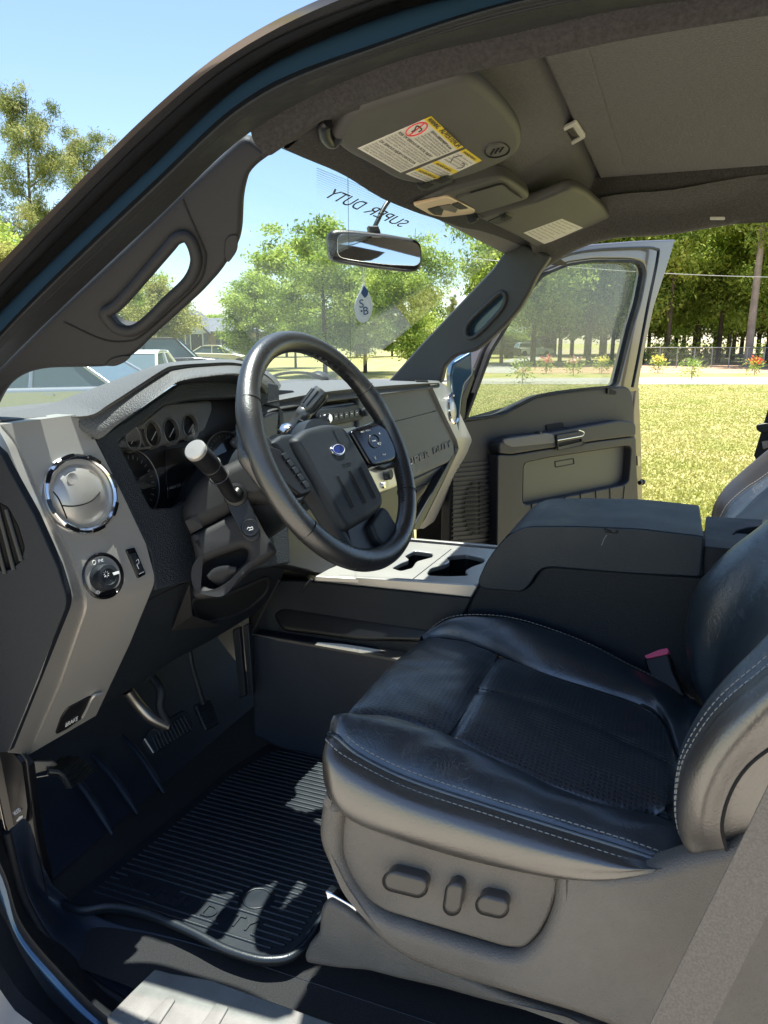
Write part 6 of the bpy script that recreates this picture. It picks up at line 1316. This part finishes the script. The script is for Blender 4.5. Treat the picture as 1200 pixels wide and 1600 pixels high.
# ---- houses
M_wall = mat('pale_siding', (.62, .62, .60), .8, var=.05, vscale=2); M_brick = mat('tan_brick', (.34, .28, .24), .85, var=.15, vscale=5); M_roof = mat('grey_shingles', (.14, .15, .17), .9, var=.2, vscale=3, bump=.6, bscale=8); M_win = mat('window_dark', (.03, .04, .05), .1)
def house(name, label, u0, u1, D, wallh, ridgeh, wallm, depth=9., gable=None, wins=(), garage=None):
    o = far((u0 + u1) / 2, D); W = (far(u1, D) - far(u0, D)).length; t = thing(name, label, 'house', tuple(o))
    Rv = RT; Bv = FH
    def q(a, b, z): return o + Rv * a + Bv * b + Vector((0, 0, z))
    w = W / 2
    mesh('wall', [q(-w, 0, 0), q(w, 0, 0), q(w, depth, 0), q(-w, depth, 0), q(-w, 0, wallh), q(w, 0, wallh), q(w, depth, wallh), q(-w, depth, wallh)], [(0, 1, 5, 4), (1, 2, 6, 5), (2, 3, 7, 6), (3, 0, 4, 7)], wallm, t, smooth=None)
    e = .4
    rf = mesh('roof', [q(-w - e, -e, wallh - .1), q(w + e, -e, wallh - .1), q(w + e, depth + e, wallh - .1), q(-w - e, depth + e, wallh - .1), q(-w + depth * .25, depth / 2, ridgeh), q(w - depth * .25, depth / 2, ridgeh)], [(0, 1, 5, 4), (1, 2, 5), (2, 3, 4, 5), (3, 0, 4), (3, 2, 1, 0)], M_roof, t, smooth=None)
    if gable:
        g0, g1, gz = gable
        mesh('gable_wall', [q(g0, -.5, 0), q(g1, -.5, 0), q(g1, -.5, wallh), q((g0 + g1) / 2, -.5, gz), q(g0, -.5, wallh), q(g0, 1, 0), q(g1, 1, 0), q(g1, 1, wallh), q(g0, 1, wallh)], [(0, 1, 2, 3, 4), (1, 6, 7, 2), (5, 0, 4, 8)], M_wall, t, smooth=None)
        mg = (g0 + g1) / 2
        mesh('gable_roof', [q(g0 - .4, -.9, wallh - .25), q(mg, -.9, gz + .15), q(g1 + .4, -.9, wallh - .25), q(g0 - .4, depth / 2, wallh - .25), q(mg, depth / 2, gz + .15), q(g1 + .4, depth / 2, wallh - .25), q(g0 - .4, -.9, wallh - .45), q(mg, -.9, gz - .08), q(g1 + .4, -.9, wallh - .45)], [(0, 1, 4, 3), (1, 2, 5, 4), (0, 6, 7, 1), (1, 7, 8, 2)], M_roof, t, smooth=None)
    for a, z0, ww, hh in wins:
        c = q(a, -.04 if not gable or not (gable[0] < a < gable[1]) else -.56, z0 + hh / 2)
        R = Matrix((Rv, Bv, Vector((0, 0, 1)))).transposed().to_quaternion()
        f = box('window', c, (ww + .16, .06, hh + .16), M_wall if wallm is not M_wall else M_roof, t, bev=0, rot=R.to_matrix().to_euler())
        box('pane', c - Bv * .03, (ww, .04, hh), M_win, f, bev=0, rot=R.to_matrix().to_euler())
        box('shutter', c - Rv * (ww / 2 + .3), (.32, .05, hh + .1), M_roof, t, bev=0, rot=R.to_matrix().to_euler())
        box('shutter', c + Rv * (ww / 2 + .3), (.32, .05, hh + .1), M_roof, t, bev=0, rot=R.to_matrix().to_euler())
    if garage:
        R = Matrix((Rv, Bv, Vector((0, 0, 1)))).transposed().to_quaternion(); box('garage_door', q(garage, -.05, 1.1), (2.6, .08, 2.2), M_wall, t, bev=0, rot=R.to_matrix().to_euler())
    return t
house('house', 'single storey house with a pale front gable, seen through the windshield left of the wheel', 222, 398, 62, zat(516, 62), zat(494, 62), M_brick, gable=(-1.6, 1.6, zat(486, 62)), wins=((-3.6, 1., .9, 1.3), (-.6, 1., .9, 1.3), (.8, 1., .9, 1.3), (3.2, 1., 1., 1.3)))
house('house', 'small far white house with garage, seen through the door window', 772, 856, 105, zat(520, 105), zat(508, 105), M_wall, wins=((-2., 1., .9, 1.3), (2.8, 1., .9, 1.3)), garage=.4)

# ---- parked cars
M_tyre = mat('tyre', (.02, .02, .02), .8); M_rimm = mat('alloy', (.5, .5, .5), .3, metal=.9); M_cglass = mat('car_glass', (.10, .14, .15), .06, coat=.5); M_tail = mat('tail_lamp_red', (.6, .02, .03), .2, coat=.5); M_hl = mat('headlamp', (.7, .72, .75), .1)
def car(name, label, cat_, u, D, heading, paint, kind='suv'):
    t = thing(name, label, cat_, (0, 0, 0)); L, Wd = (4.7, .92)
    if kind == 'suv': prof = [(-2.3, .42), (-2.33, .9), (-2.2, 1.02), (1.0, 1.02), (2.1, .86), (2.33, .7), (2.33, .38), (1.9, .28), (-1.95, .28)]; gh = [(-2.18, 1.0), (-1.95, 1.52), (-1.5, 1.60), (.25, 1.58), (1.05, 1.0)]
    elif kind == 'pickup': prof = [(-2.7, .5), (-2.7, 1.1), (-.6, 1.12), (1.3, 1.15), (2.5, 1.05), (2.6, .5), (2.2, .4), (-2.4, .4)]; gh = [(-.75, 1.1), (-.6, 1.75), (-.2, 1.8), (.7, 1.78), (1.35, 1.12)]
    else: prof = [(-2.3, .35), (-2.33, .85), (-2.15, .98), (-1.6, 1.0), (1.0, .93), (2.1, .78), (2.33, .6), (2.33, .32), (1.9, .22), (-1.95, .22)]; gh = [(-1.75, .96), (-1.05, 1.40), (-.6, 1.46), (.1, 1.44), (1.1, .92)]
    def ext(nm, pr, hw, m, par, bev, top=0):
        bm = bmesh.new(); a = [bm.verts.new((x, -hw + (top if z > 1.2 else 0), z)) for x, z in pr]; b = [bm.verts.new((x, hw - (top if z > 1.2 else 0), z)) for x, z in pr]; k = len(pr)
        bm.faces.new(a); bm.faces.new(b[::-1])
        for i in range(k): bm.faces.new((a[i], b[i], b[(i + 1) % k], a[(i + 1) % k]))
        bmesh.ops.recalc_face_normals(bm, faces=bm.faces[:])
        bmesh.ops.bevel(bm, geom=bm.edges[:], offset=bev, segments=3, affect='EDGES', profile=.5)
        mm = bpy.data.meshes.new(nm); bm.to_mesh(mm); bm.free(); return link(nm, mm, m, par, smooth=40, wn_=True)
    body = ext('body', prof, Wd, paint, t, .07)
    ext('windows', gh, Wd - .10, M_cglass, t, .04, .14)
    rp_ = [(x, z) for x, z in gh if z > 1.35]; zt_ = max(z for x, z in gh)
    ext('roof', [(rp_[0][0] - .03, zt_ - .06), (rp_[0][0] + .3, zt_ + .03), (rp_[-1][0] - .1, zt_ + .02), (rp_[-1][0] + .05, zt_ - .05)], Wd - .22, paint, t, .02)
    zb = gh[0][1]
    for sy in (-1, 1):
        for xa, xb in ((gh[0], gh[1]), (gh[-1], gh[-2]), ((-.35, zb), (-.35, zt_ - .03))):
            tube('window_pillar', [Vector((xa[0], sy * (Wd - .10), xa[1])), Vector((xb[0], sy * (Wd - .235), xb[1]))], .035, paint, t, res=2)
        box('door_handle', (-.7, sy * (Wd + .01), .86), (.18, .03, .03), paint, body, bev=.008); box('side_mirror', (.85, sy * (Wd + .08), 1.02), (.12, .18, .12), paint, t, bev=.03)
        box('tail_lamp', (-2.26, sy * (Wd - .18), .86), (.14, .34, .16), M_tail, t, bev=.03); box('headlamp', (2.2, sy * (Wd - .2), .70), (.2, .34, .13), M_hl, t, bev=.03)
        for x in (-1.42, 1.42):
            wh = lathe('wheel', Vector((x, sy * (Wd - .08), .34)), Vector((0, sy, 0)), [(.22, -.10), (.33, -.10), (.345, -.04), (.345, .06), (.32, .10), (.23, .10)], M_tyre, t, seg=28)
            lathe('wheel_rim', Vector((x, sy * (Wd - .08), .34)), Vector((0, sy, 0)), [(.22, .09), (.20, .06), (.06, .05), (.05, .085), (.0001, .085)], M_rimm, wh, seg=20)
    p = far(u, D); t.location = p; t.rotation_euler = (0, 0, heading); return t
P_white = mat('white_car_paint', (.72, .72, .70), .25, coat=.8); P_silver = mat('silver_car_paint', (.42, .44, .46), .25, metal=.5, coat=.8); P_black = mat('black_car_paint', (.02, .02, .022), .2, coat=.8); P_beige = mat('cream_car_paint', (.62, .56, .42), .25, coat=.8)
yh = YAW
car('parked_car', 'silver sedan with red tail lamps parked nearest, low through the windshield at left', 'car', 82, 12.5, math.radians(104), P_silver, 'sedan')
car('parked_car', 'white sedan parked behind the silver one, its roof just over the dashboard', 'car', 232, 18, math.radians(25), P_white, 'sedan')
car('parked_car', 'black pickup parked farther off, left of the steering wheel', 'pickup', 262, 27, yh + math.radians(-80), P_black, 'pickup')
car('parked_car', 'cream coloured car in front of the gabled house', 'car', 355, 50, yh + math.radians(-88), P_beige, 'sedan')
car('parked_car', 'dark pickup near the far white house, left in the door window', 'pickup', 766, 80, yh + math.radians(-88), P_black, 'pickup')
car('parked_car', 'pale car beside the far white house in the door window', 'car', 822, 92, yh + math.radians(-80), P_white, 'suv')

# ---- tidy: give leaf meshes a sensible origin, drop empty meshes
for o in list(bpy.data.objects):
    if o.type != 'MESH': continue
    if len(o.data.vertices) == 0: bpy.data.objects.remove(o); continue
    if o.data.users == 1 and not o.children and o.data.name.split('.')[0] not in ('headliner',):
        co = np.empty(len(o.data.vertices) * 3); o.data.vertices.foreach_get('co', co); co = co.reshape(-1, 3); c = Vector(((co.max(0) + co.min(0)) / 2).tolist())
        if o.modifiers and any(m.type == 'SOLIDIFY' for m in o.modifiers): continue
        if o.location.length > 0: continue
        o.data.transform(Matrix.Translation(-c)); o.location = c
